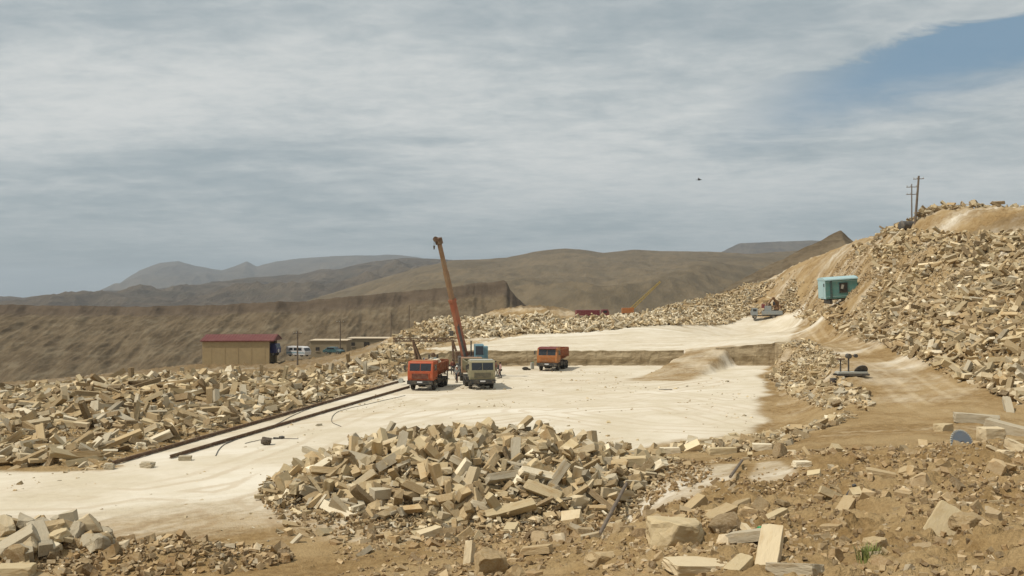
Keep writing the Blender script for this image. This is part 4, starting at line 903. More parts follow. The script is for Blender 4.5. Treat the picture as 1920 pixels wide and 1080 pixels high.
# gantry: long beam on splayed legs
def gantry():
    Y = 118; zb_ = CH-(637-HZ)/F*Y
    xl, xr = (737-960)/F*Y, (856-960)/F*Y
    t = empty('gantry_frame', ((xl+xr)/2, Y, 0), 0, 'rusty steel gantry with long beam on splayed legs behind the left orange truck', 'gantry')
    def L(x): return x-(xl+xr)/2
    b = MB(); 
    for zz_, hh_ in ((zb_+.16, .09), (zb_-.16, .12)):
        for yy_ in (-.2, .2): b.box(((L(xl)+L(xr))/2, yy_, zz_), (xr-xl, .09, hh_))
    nb = 16
    for k in range(nb):
        xa_ = L(xl)+(xr-xl)*k/nb; xb_ = L(xl)+(xr-xl)*(k+1)/nb
        for yy_ in (-.2, .2): b.bar((xa_, yy_, zb_-.16 if k % 2 else zb_+.16), (xb_, yy_, zb_+.16 if k % 2 else zb_-.16), .06, .06)
    b.build('beam', M['rust'], t)
    for px0, px1, px2 in ((774, 786, 797), (848, 852, 868)):
        x0 = L((px0-960)/F*Y); xa = L((px1-960)/F*Y); xb = L((px2-960)/F*Y); zf = 0.05
        for yy in (-.9, .9):
            for xe in (xa, xb):
                MB().bar((x0, yy*.2, zb_), (xe, yy, zf), .16, .16).build('leg', M['rust'], t)
        br = MB(); br.bar(((x0+xa)/2, -.55, zb_/2), ((x0+xb)/2, -.55, zb_/2), .08, .08); br.bar((xb, -.9, .25), (xb, .9, .25), .1, .1); br.build('brace', M['rust'], t)
    MB().box((L(xr)-.6, 0, zb_+.75), (.45, .45, .6), bev=.04).build('winch', M['darksteel'], t)
gantry()

# stone saw on the rails side, behind the left truck
def saw_machine(px, Y, label, mat, rz=0, s=1.0):
    x = (px-960)/F*Y; t = empty('stone_saw', (x, Y, z1(x, Y)), rz, label, 'stone saw')
    f = MB()
    for sx in (-1, 1): f.box((sx*.9*s, 0, .28*s), (.14*s, 2.4*s, .2*s))
    f.box((0, -.9*s, .42*s), (1.9*s, .16*s, .16*s)); f.box((0, .9*s, .42*s), (1.9*s, .16*s, .16*s)); f.build('frame', M['darksteel'], t)
    MB().box((.1*s, .25*s, .95*s), (.9*s, .7*s, .8*s), bev=.06*s).build('motor_housing', mat, t)
    for sx in (-.5, .35): MB().box((sx*s, -.5*s, 1.1*s), (.16*s, .16*s, 1.3*s)).build('column', M['darksteel'], t)
    MB().cyl((-.05*s, -.62*s, 1.7*s), (-.05*s, -.2*s, 1.7*s), .22*s, n=12).build('pulley', M['rust'], t)
    MB().cyl((-.95*s, -.2*s, .8*s), (-1.0*s, -.2*s, .8*s), .62*s, n=28).build('blade', M['blade'], t)
    for sx in (-1, 1):
        for y in (-.9, .9): MB().cyl((sx*.9*s-.06, y*s, .16*s), (sx*.9*s+.06, y*s, .16*s), .16*s, n=12).build('wheel', M['rust'], t)
    return t
saw_machine(812, 118.5, 'grey blue stone sawing machine standing behind the left orange truck', M['blue_cab'], R(15), 1.15)
# cutting machine on the bank at the right
def bank_machine():
    Y = 80.5; x = (1588-960)/F*Y; t = empty('cutting_machine', (x, Y, z1(x, Y)+.02), R(6), 'dark quarry cutting machine with long tray and round blade on the bank', 'cutting machine')
    tr = MB(); tr.box((.35, 0, .28), (2.5, .75, .16), bev=.03); tr.build('tray', M['grey_roof'], t)
    sk = MB(); sk.box((.35, -.36, .12), (2.7, .1, .16)); sk.box((.35, .36, .12), (2.7, .1, .16)); sk.build('skid', M['darksteel'], t)
    for px_, h_ in ((-.55, 1.05), (.12, 1.25)):
        MB().box((px_, 0, .36+h_/2), (.1, .1, h_)).build('post', M['darksteel'], t)
    MB().box((-.55, 0, 1.36), (.6, .3, .12)).build('crossbar', M['rust'], t)
    MB().cyl((.12, -.2, 1.6), (.12, .2, 1.6), .2, n=12).build('motor', M['darksteel'], t)
    MB().cyl((.72, -.12, 1.62), (.72, .12, 1.62), .15, n=12).build('pulley', M['darksteel'], t)
    MB().bar((.12, .1, 1.62), (.72, .1, 1.62), .05, .05).build('arm', M['rust'], t)
    MB().cyl((1.15, -.05, .42), (1.15, .0, .46), .55, n=24).build('blade', M['darksteel'], t)
    d = empty('fuel_drum', ((1562-960)/F*79.5, 79.5, z1((1562-960)/F*79.5, 79.5)), 0, 'dark drum beside the cutting machine on the bank', 'drum')
    MB().cyl((0, 0, .02), (0, 0, .62), .27, n=16).build('shell', M['darksteel'], d); 
    rg = MB(); rg.cyl((0, 0, .22), (0, 0, .25), .285, n=16); rg.cyl((0, 0, .42), (0, 0, .45), .285, n=16); rg.build('hoop', M['rust'], d)
bank_machine()

def ground_hit(px, py, Y0, Y1):
    Ys = np.linspace(Y0, Y1, 400); g = zt((px-960)/F*Ys, Ys); ray = CH-(py-HZ)/F*Ys; k = np.argmax(ray <= g) if (ray <= g).any() else int(np.argmin(np.abs(ray-g))); return float(Ys[k])
# turquoise cabin on the spoil heap
def cabin():
    Y = ground_hit(1572, 572, 120, 185); px0 = 1572; x = (px0-960)/F*Y; zb_ = CH-(562-HZ)/F*Y
    t = empty('site_cabin', (x, Y, zb_), R(-24), 'turquoise wagon cabin with broken window tilted on the spoil heap', 'cabin')
    t.rotation_euler = (R(3), R(-4), R(6)); t.scale = (1.14, 1.14, 1.14)
    MB().box((0, 0, 1.6), (4.7, 2.5, 2.6), bev=.05).build('shell', M['turq'], t)
    r = MB(); r.prism([(-1.35, 2.9), (-1.30, 3.05), (-.7, 3.25), (0, 3.32), (.7, 3.25), (1.30, 3.05), (1.35, 2.9)], 'x', -2.45, 2.45); r.build('roof', M['turq_pale_lit'], t)
    e = MB(); e.box((-2.37, 0, 1.6), (.05, 2.46, 2.56)); ep = e.build('sunlit_end_panel', M['turq_pale_lit'], t)  # left end and its door: sun from the left painted as a paler tone
    MB().box((-2.41, -.25, 1.45), (.04, .8, 1.9), bev=.01).build('door', M['turq_pale_lit'], t)
    MB().box((-2.42, -.85, 2.25), (.03, .3, .45)).build('vent', M['dark'], t)
    MB().box((-1.55, -1.27, 1.6), (.35, .04, 2.5)).build('corner_panel', M['teal'], t)
    w_ = MB(); w_.box((.25, -1.262, 1.75), (1.25, .04, 1.5)); wn = w_.build('window', M['dark'], t)
    fr = MB()
    for dx in (-.62, .62): fr.box((.25+dx, -1.285, 1.75), (.08, .05, 1.5))
    for dz in (-.72, .72): fr.box((.25, -1.285, 1.75+dz), (1.3, .05, .08))
    fr.build('frame', M['teal'], wn); MB().box((.1, -1.29, 1.9), (.35, .02, .6), rot=(0, .3, 0)).build('broken_pane', M['grey_roof'], wn)
    for dz in (.6, 2.7): MB().box((0, -1.265, dz), (4.6, .03, .06)).build('rail_strip', M['turq_pale_lit'], t)
    u_ = MB(); u_.box((0, -.7, .2), (4.4, .18, .2)); u_.box((0, .7, .2), (4.4, .18, .2)); u_.build('underframe', M['darksteel'], t)
    for sx in (-1.5, 1.5): MB().box((sx, 0, -.15), (.4, 2.0, .6)).build('support', M['darksteel'], t)
cabin()

def simple_truck(name, px, py, Y, rz, label, mat, cat, s=1.0, z=None):
    if z is None: Y = ground_hit(px, py, Y*.8, Y*1.2); z = z1((px-960)/F*Y, Y)
    x = (px-960)/F*Y; zz = CH-(py-HZ)/F*Y if z is None else z
    t = empty(name, (x, Y, zz), rz, label, cat)
    c = MB(); c.prism([(-3.6*s, .8*s), (-3.7*s, 1.6*s), (-3.4*s, 2.5*s), (-2.2*s, 2.5*s), (-2.1*s, .8*s)], 'x', -1.1*s, 1.1*s); cb_ = c.build('cab', mat, t)
    MB().box((0, -3.6*s, 2.05*s), (1.9*s, .05, .6*s), rot=(-.3, 0, 0)).build('windshield', M['glass'], cb_)
    for sx in (-1, 1): MB().box((sx*1.11*s, -2.8*s, 2.0*s), (.03, .8*s, .5*s)).build('side_window', M['glass'], cb_)
    MB().box((0, .3*s, .8*s), (1.8*s, 7.2*s, .25*s)).build('chassis', M['black'], t)
    for sx in (-1, 1):
        for y in (-2.8, 1.4, 2.6): wheel(t, sx*.95*s, y*s, .48*s, .35*s, n=14)
    return t
t = simple_truck('drill_truck', 1438, 598, 235, R(-100), 'grey blue truck with machinery parked at the far end of the terrace', M['grey_truck'], 'truck', 1.05)
MB().box((0, 1.2, 1.5), (2.3, 4.8, .9), bev=.05).build('flatbed', M['grey_truck'], t)
MB().box((.1, .2, 2.5), (1.6, 1.6, 1.3), bev=.08).build('engine_housing', M['grey_truck'], t)
MB().box((.1, -.9, 3.1), (1.1, .8, 1.0), bev=.05).build('control_box', M['red'], t)
def excavator(px, py, Y, rz, label, mat, s=1.0):
    x = (px-960)/F*Y; t = empty('excavator', (x, Y, CH-(py-HZ)/F*Y), rz, label, 'excavator')
    for sx in (-1, 1):
        k = MB(); k.box((sx*1.1*s, 0, .45*s), (.5*s, 3.4*s, .85*s), bev=.2*s); k.build('track', M['black'], t)
    MB().box((0, .5*s, 1.6*s), (2.5*s, 3.0*s, 1.1*s), bev=.12*s).build('body', mat, t)
    c = MB().box((-.75*s, -.6*s, 2.5*s), (.95*s, 1.3*s, 1.4*s), bev=.08*s).build('cab', mat, t)
    MB().box((-.75*s, -1.27*s, 2.6*s), (.8*s, .03, .9*s)).build('window', M['glass'], c); MB().box((-1.24*s, -.6*s, 2.6*s), (.03, 1.0*s, .9*s)).build('window', M['glass'], c)
    MB().bar((.3*s, -.8*s, 1.9*s), (.3*s, -2.6*s, 4.2*s), .35*s, .5*s).build('boom', mat, t)
    MB().bar((.3*s, -2.6*s, 4.2*s), (.3*s, -4.2*s, 2.6*s), .28*s, .35*s).build('arm', mat, t)
    b = MB(); b.prism([(-4.6*s, 2.8*s), (-3.9*s, 2.6*s), (-3.6*s, 1.9*s), (-4.3*s, 1.6*s), (-4.8*s, 2.0*s)], 'x', -.2*s, .8*s); b.build('bucket', M['rust'], t)
    return t
excavator(1462, 588, 246, R(-60), 'brown excavator standing behind the grey blue truck', M['brownmach'], .95)
t = simple_truck('red_lorry', 1110, 599, 214, R(95), 'dark red lorry half hidden behind the pale rubble ridge', M['red'], 'lorry', .95, z=CH-(601-HZ)/F*214)
MB().box((0, 1.0, 1.65), (2.2, 5.0, 1.2), bev=.05).build('cargo_body', M['red'], t)
# far yellow lattice crane
def lattice():
    Y = 262; x = (1178-960)/F*Y; z0 = CH-(592-HZ)/F*Y
    t = empty('lattice_crane', (x, Y, z0), 0, 'distant yellow crane with slanting lattice boom behind the rubble ridge', 'crane')
    MB().box((-.3, 0, 1.2), (2.8, 2.2, 1.7), bev=.1).build('house', M['orange2'], t); MB().box((.9, -.8, 1.5), (.9, .9, 1.3)).build('cab', M['orange2'], t)
    for sy in (-1, 1): MB().box((0, sy*1.1, .3), (3.6, .5, .7), bev=.15).build('track', M['black'], t)
    a = Vector((.4, 0, 1.4)); tip = Vector(((1238-1178)/F*Y, 0, (592-528)/F*Y)); d = tip-a; e = d.normalized(); nrm = Vector((-e.z, 0, e.x))
    b = MB(); K = 14
    for sy in (-.3, .3):
        for sn in (-.33, .33):
            b.bar(a+Vector((0, sy, 0))+nrm*sn, tip+Vector((0, sy*.5, 0))+nrm*sn*.4, .17, .17)
    for k in range(K):
        f0, f1 = k/K, (k+1)/K; w0, w1 = .33*(1-.6*f0), .33*(1-.6*f1); sg = 1 if k % 2 else -1
        for sy in (-.3, .3): b.bar(a+d*f0+nrm*w0*sg+Vector((0, sy*(1-.5*f0), 0)), a+d*f1-nrm*w1*sg+Vector((0, sy*(1-.5*f1), 0)), .1, .1)
    b.build('boom', M['yellow'], t)
    MB().bar(tip, Vector((-1.4, 0, 2.6)), .05, .05).build('cable', M['darksteel'], t)
lattice()
def car(px, py, Y, rz, label, mat, L=4.2, Hh=1.45, name='parked_car', cat='car'):
    x = (px-960)/F*Y; t = empty(name, (x, Y, CH-(py-HZ)/F*Y), rz, label, cat)
    b = MB(); h = L/2; b.prism([(-h, .35), (-h, .8), (-h*.5, .92), (-h*.2, Hh), (h*.5, Hh), (h*.8, .95), (h, .85), (h, .35)], 'x', -.8, .8)
    bo = b.build('body', mat, t); m_ = bo.modifiers.new('bevel', 'BEVEL'); m_.width = .08; m_.segments = 2
    for sx in (-1, 1): MB().box((sx*.81, h*.15, (Hh+.92)/2+.02), (.03, L*.36, (Hh-.92)*.62)).build('side_window', M['glass'], t)
    MB().box((0, -h*.36, (Hh+.92)/2), (1.35, .03, (Hh-.92)*1.1), rot=(-.85, 0, 0)).build('windshield', M['glass'], t)
    for sx in (-1, 1):
        for y in (-h*.62, h*.62): wheel(t, sx*.72, y, .32, .2, n=14)
car(1272, 590, 240, R(80), 'dark car parked at the far edge of the rubble ridge', M['dark'])
car(626, 664, 200, R(70), 'dark teal car parked before the low building', M['teal'])
def van(px, py, Y, rz, label):
    x = (px-960)/F*Y; t = empty('minibus', (x, Y, CH-(py-HZ)/F*Y), rz, label, 'minibus')
    b = MB(); b.prism([(-2.3, .35), (-2.35, 1.0), (-1.9, 1.75), (-1.4, 1.95), (2.25, 1.95), (2.3, .35)], 'x', -.95, .95); b.build('body', M['white'], t)
    MB().box((0, -2.14, 1.42), (1.6, .04, .62), rot=(-.55, 0, 0)).build('windshield', M['glass'], t)
    for sx in (-1, 1):
        for y in (-1.1, 0, 1.1): MB().box((sx*.96, y, 1.45), (.03, .85, .5)).build('side_window', M['glass'], t)
        for y in (-1.4, 1.4): wheel(t, sx*.8, y, .34, .22, n=14)
    MB().box((0, 0, .75), (1.93, 4.5, .18)).build('stripe', M['blue_cab'], t)
van(560, 668, 196, R(62), 'white and blue minibus parked between the barn and the low building')

# ------------------------------------------------------------------ buildings
def barn():
    Y = 186; x0 = (378-960)/F*Y; x1 = (501-960)/F*Y; zb_ = CH-(686-HZ)/F*Y; Hh = (686-640)/F*Y; L = x1-x0; D = 9.0
    t = empty('barn', ((x0+x1)/2, Y+D/2, zb_), R(4), 'tan barn with dark red pitched roof and open right end', 'barn')
    h = L/2; w_ = MB()
    w_.box((0, -D/2, Hh/2-1), (L, .3, Hh+2)); w_.box((0, D/2, Hh/2-1), (L, .3, Hh+2)); w_.box((-h+.15, 0, Hh/2-1), (.3, D-.32, Hh+2))
    for y in (-D/2+.35, D/2-.35): w_.box((h-.15, y, Hh/2-1), (.3, .4, Hh+2))
    w_.prism([(-D/2, Hh), (0, Hh+.95), (D/2, Hh)], 'x', -h+.02, -h+.3); w_.build('wall', M['wall_tan'], t)
    r = MB(); r.prism([(-D/2-.4, Hh-.02), (-D/2-.4, Hh+.14), (0, Hh+1.15), (D/2+.4, Hh+.14), (D/2+.4, Hh-.02), (0, Hh+1.0)], 'x', -h-.4, h+.9); rf = r.build('roof', M['roof_red'], t)
    for k in range(24):
        xx = -h-.2+k*(L+.9)/23; s_ = MB(); s_.bar((xx, -D/2-.4, Hh+.16), (xx, 0, Hh+1.17), .05, .05); s_.bar((xx, D/2+.4, Hh+.16), (xx, 0, Hh+1.17), .05, .05); s_.build('seam', M['roof_red'], rf)
    MB().prism([(-D/2-.35, Hh), (0, Hh+.98), (D/2+.35, Hh)], 'x', h+.6, h+.8).build('gable', M['roof_red'], t)
    for k in range(5): MB().box((-h+1.6+k*L/5, -D/2-.155, Hh/2), (.18, .05, Hh)).build('pilaster', M['wall_tan'], t)
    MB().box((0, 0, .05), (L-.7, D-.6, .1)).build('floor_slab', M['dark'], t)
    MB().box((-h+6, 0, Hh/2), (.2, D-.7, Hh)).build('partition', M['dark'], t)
    b = empty('blue_lorry', ((512-960)/F*(Y+1), Y+1.5, zb_+1.7), R(80), 'dark blue lorry standing in the open end of the barn', 'lorry')
    b.location = ((511-960)/F*(Y+3), Y+3, CH-(667-HZ)/F*(Y+3))
    c = MB(); c.prism([(-1.2, .6), (-1.25, 1.4), (-1.0, 2.3), (.4, 2.3), (.4, .6)], 'x', -1.1, 1.1); c.build('cab', M['navy'], b)
    MB().box((0, 2.0, 1.2), (2.1, 3.2, 1.0)).build('cargo_body', M['navy'], b); MB().cyl((-.2, -1.27, 1.0), (-.2, -1.33, 1.0), .35, n=14).build('headlight', M['white'], b)
    MB().box((0, -1.14, 1.9), (1.8, .04, .6), rot=(-.3, 0, 0)).build('windshield', M['glass'], b)
    for sx in (-1, 1):
        for y in (-.5, 2.6): wheel(b, sx*.9, y, .42, .28, n=14)
barn()
def low_house(px0, px1, pyt, pyb, Y, label, wins, D=6):
    x0, x1 = (px0-960)/F*Y, (px1-960)/F*Y; zb_ = CH-(pyb-HZ)/F*Y; Hh = (pyb-pyt)/F*Y; L = x1-x0
    t = empty('low_building', ((x0+x1)/2, Y+D/2, zb_), 0, label, 'building')
    MB().box((0, 0, Hh/2-1), (L, D, Hh+2-.2)).build('wall', M['wall_dun'], t)
    MB().box((0, 0, Hh-.05), (L+.4, D+.4, .16)).build('roof', M['pale'], t)
    for wx, wz, ww, wh_ in wins:
        w_ = MB().box((wx*L-L/2, -D/2-.02, wz*Hh), (ww, .06, wh_)).build('window', M['dark'], t)
        MB().box((wx*L-L/2, -D/2-.08, wz*Hh-wh_/2-.05), (ww+.2, .14, .08)).build('sill', M['pale'], w_)
low_house(582, 650, 638, 668, 212, 'low flat-roofed dun building behind the minibus and teal car', [(.2,.45,.8,.8),(.85,.4,.8,.9)])
low_house(652, 737, 634, 664, 222, 'low flat-roofed building right of the pole, with two dark windows', [(.12,.62,.8,.8),(.42,.6,1.2,1.1),(.8,.6,.8,.8)])

# ------------------------------------------------------------------ poles
def pole(px, pyt, pyb, Y, label, lean=0, arms=1, rr=.12, grp='utility poles'):
    x = (px-960)/F*Y; zt_ = CH-(pyt-HZ)/F*Y; g = min(z1(x, Y)-.4, CH-(pyb-HZ)/F*Y); h = zt_-g
    t = empty('utility_pole', (x, Y, g), R(random.uniform(-30, 30)), label, 'utility pole', grp)
    MB().cyl((0, 0, 0), (lean, 0, h), rr*1.25, rr*.85, n=10).build('post', M['wood'], t)
    for k in range(arms):
        zz = h-.45-k*1.1; c = MB().box((lean*zz/h, 0, zz), (1.5, .1, .1)).build('crossarm', M['wood'], t)
        for xx in (-.65, -.2, .65): MB().cyl((lean*zz/h+xx, 0, zz+.05), (lean*zz/h+xx, 0, zz+.25), .05, n=8).build('insulator', M['grey_roof'], c)
pole(558, 620, 697, 172, 'dark wooden pole in front of the minibus, leftmost of the valley poles', rr=.13)
pole(638, 600, 656, 205, 'wooden pole between the two low buildings')
pole(733, 585, 641, 230, 'wooden pole behind the right low building', arms=0)
pole(767, 572, 632, 250, 'thin wooden pole farthest right of the valley poles', arms=0)
Y = 150
pole(1710, 345, 408, 151, 'thinner pole with crossarms on the spoil heap crest, left of the tall one', arms=2, rr=.09)
pole(1716, 330, 412, 150, 'tall dark leaning pole on the crest of the spoil heap', lean=.55, arms=1, rr=.16)
x = (1704-960)/F*151
t = empty('steel_tank', (x, 151, z1(x, 151)-.15), R(20), 'dark rounded steel tank lying at the foot of the crest poles', 'tank')
MB().cyl((-1.3, 0, .75), (1.3, 0, .75), .75, n=18).build('shell', M['darksteel'], t); MB().sphere((-1.3, 0, .75), .75, (.35, 1, 1), 14).build('end_cap', M['darksteel'], t); MB().sphere((1.3, 0, .75), .75, (.35, 1, 1), 14).build('end_cap', M['darksteel'], t)

# ------------------------------------------------------------------ rails, cables, floor scraps
def rail(p0, p1, label):
    (x0, y0), (x1, y1) = fl(*p0), fl(*p1); a = Vector((x0, y0, 0)); b = Vector((x1, y1, 0)); L = (b-a).length; ang = math.atan2(y1-y0, x1-x0)
    t = empty('rail', (x0, y0, .03), ang, label, 'rail', 'rails of the stone saw')
    r = MB(); r.box((L/2, 0, .02), (L, .13, .03)); r.box((L/2, 0, .09), (L, .04, .12)); r.box((L/2, 0, .165), (L, .09, .05)); r.build('rail_bar', M['rust'], t)
rail((212, 872), (752, 716), 'outer rusty rail along the foot of the left rubble field')
rail((320, 860), (768, 727), 'inner rusty rail on the white floor, nearer to the trucks')
def hose(pts, r, label, mat='darksteel', name='cable', z=.03):
    P_ = [Vector((*fl(*p), 0)) for p in pts]; Q = []
    for i in range(len(P_)-1):
        p0, p1, p2, p3 = P_[max(i-1, 0)], P_[i], P_[i+1], P_[min(i+2, len(P_)-1)]
        for k in range(8):
            t = k/8; Q.append(.5*((2*p1)+(-p0+p2)*t+(2*p0-5*p1+4*p2-p3)*t*t+(-p0+3*p1-3*p2+p3)*t**3))
    Q.append(P_[-1]); zz = zt(np.array([q.x for q in Q]), np.array([q.y for q in Q]))
    for q, h in zip(Q, zz): q.z = h+z
    o = MB().tube(Q, r, 5).build(name, M[mat]); tag(o, label, name)
hose([(405,855),(420,835),(470,815),(520,795),(560,775),(640,745)], .025, 'thin dark cable curling off the inner rail across the floor')
hose([(460,832),(500,824),(560,823)], .02, 'short cable beside the dark block on the white floor')
hose([(640,800),(622,790),(635,772),(690,758),(760,742)], .02, 'looping cable on the white floor behind the middle heap')
o = hero(500,828,61,(.62,.55,.5),25,12,20,'dark brown block lying alone on the white floor',6,'stone_block',True,seed=900); o['tone'] = (.06, .045, .035)
x, y = fl(522, 823); s_ = MB(); s_.box((0, 0, .06), (.6, .1, .08), rot=(0, .1, .3)); s_.box((.2, .1, .1), (.3, .2, .12), rot=(.2, 0, .9)); tag(s_.build('metal_scrap', M['darksteel'], loc=(x, y, 0)), 'small dark metal scrap beside the lone dark block', 'scrap')
x, y = fl(752, 722); t = empty('rail_buffer', (x, y, .2), R(70), 'grey buffer wheel at the far end of the inner rail', 'buffer')
MB().cyl((-.1, 0, .25), (.1, 0, .25), .25, n=16).build('wheel_disc', M['grey_roof'], t); MB().box((.4, 0, .1), (.9, .12, .12)).build('bracket', M['darksteel'], t)
# heap of scrap by the third truck
x, y = fl(985, 694); s_ = MB(); s_.sphere((0, 0, .2), .3, (1.4, .8, .7), 10); s_.box((.4, 0, .12), (.4, .3, .2), rot=(0, .3, .4)); tag(s_.build('dark_bundle', M['dark'], loc=(x, y, 0)), 'dark bundle on the floor left of the far orange truck', 'bundle')
x, y = fl(998, 692); t = empty('water_canister', (x, y, 0), R(20), 'pale greenish canister standing left of the far orange truck', 'canister')
MB().box((0, 0, .4), (.4, .3, .8), bev=.06).build('body', M['grey_roof'], t); MB().cyl((.1, 0, .8), (.1, 0, .9), .06, n=10).build('cap', M['green'], t)
x, y = fl(1252, 731); s_ = MB(); s_.box((0, 0, .03), (.8, .3, .06), bev=.02); s_.box((-.6, .2, .02), (.4, .2, .05)); tag(s_.build('flat_debris', M['rim'], loc=(x, y, .02)), 'flat grey debris lying on the white floor near the ramp', 'debris')

def bar_thing(p0, Y0, p1, Y1, r, label, name='steel_bar', mat='wood'):
    a = Vector(((p0[0]-960)/F*Y0, Y0, 0)); b = Vector(((p1[0]-960)/F*Y1, Y1, 0)); a.z = z1(a.x, a.y)+.18; b.z = z1(b.x, b.y)+.15
    mid = (a+b)/2; a.z = max(a.z, CH-(p0[1]-HZ)/F*Y0); b.z = max(b.z, CH-(p1[1]-HZ)/F*Y1)
    t = MB().cyl(a, b, r, n=10).build(name, M[mat]); tag(t, label, 'bar')
bar_thing((1188,890), 46, (1124,1006), 34.5, .07, 'long thin grey bar lying on the slope right of the middle heap')
bar_thing((1391,880), 45, (1369,936), 38, .06, 'short dark bar lying across the uncovered strips')

# steel disc in the slabs at the right
Y = 41.5; x = (1803-960)/F*Y; t = empty('saw_disc', (x, Y, CH-(832-HZ)/F*Y), R(25), 'blue grey round steel saw disc propped among slabs at the right', 'saw disc')
t.rotation_euler = (R(-18), 0, R(22))
MB().cyl((0, -.03, 0), (0, .03, 0), .56, n=40).build('disc', M['blade'], t); 
fr = MB(); 
for k in range(36):
    a_ = k*math.pi/18; fr.box((.56*math.cos(a_), 0, .56*math.sin(a_)), (.07, .075, .05), rot=(0, -a_, 0))
fr.build('rim', M['grey_roof'], t); MB().cyl((0, -.05, 0), (0, .05, 0), .12, n=16).build('hub', M['darksteel'], t)
# green scrap, dark scrap, tuft
o = hero(1429,990,27,(.32,.12,.12),30,0,0,'small green plastic scrap on the stones at the bottom',0,'plastic_scrap',False,seed=3,lift=.2,cat='scrap'); o.data.materials.clear(); o.data.materials.append(M['green'])
x = (1598-960)/F*32; s_ = MB(); s_.box((0, 0, .1), (.35, .18, .25), rot=(.3, .5, .2)); s_.box((.1, .1, .3), (.12, .08, .35), rot=(.4, -.3, 0)); tag(s_.build('metal_scrap', M['darksteel'], loc=(x, 32, z1(x, 32)+.05)), 'dark scrap metal stuck in the brown slope beside a tilted block', 'scrap')
mg, ntg, bg_ = newmat('dry_grass'); tg = N(ntg, 'ShaderNodeTexCoord').outputs['Object']; ntg.links.new(mixc(ntg, noise(ntg, tg, 9, 2), (0.12, 0.17, 0.03), (0.27, 0.27, 0.09)), bg_.inputs['Base Color']); bg_.inputs['Roughness'].default_value = .8
def tuft(px, py, Y, n_, h, label):
    for _ in range(8):
        g = z1((px-960)/F*Y, Y); Y = min(max(Y+((CH-(py-HZ)/F*Y)-g)/((py-HZ)/F)*.7, 12), 60)
    x = (px-960)/F*Y; V = []; Fc = []
    for k in range(n_):
        a_ = random.uniform(0, 6.28); r = random.uniform(0, .26); ln = h*random.uniform(.5, 1.1); lean = random.uniform(.1, .6); bx, by = r*math.cos(a_), r*math.sin(a_); wd = .012
        p = [(bx, by, -.05), (bx+lean*ln*.4*math.cos(a_), by+lean*ln*.4*math.sin(a_), ln*.6), (bx+lean*ln*math.cos(a_), by+lean*ln*math.sin(a_), ln*.95)]
        tx, ty = -math.sin(a_)*wd, math.cos(a_)*wd; b0 = len(V)
        V += [(p[0][0]-tx, p[0][1]-ty, p[0][2]), (p[0][0]+tx, p[0][1]+ty, p[0][2]), (p[1][0]+tx*.8, p[1][1]+ty*.8, p[1][2]), (p[1][0]-tx*.8, p[1][1]-ty*.8, p[1][2]), (p[2][0]+tx*.1, p[2][1]+ty*.1, p[2][2]), (p[2][0]-tx*.1, p[2][1]-ty*.1, p[2][2])]
        Fc += [(b0, b0+1, b0+2, b0+3), (b0+3, b0+2, b0+4, b0+5)]
    o = np_mesh('grass_tuft', V, Fc, mg); o.location = (x, Y, z1(x, Y)); tag(o, label, 'grass tuft')
tuft(1630, 1050, 20, 170, .30, 'green grass tuft growing in the dirt slope at the bottom right')

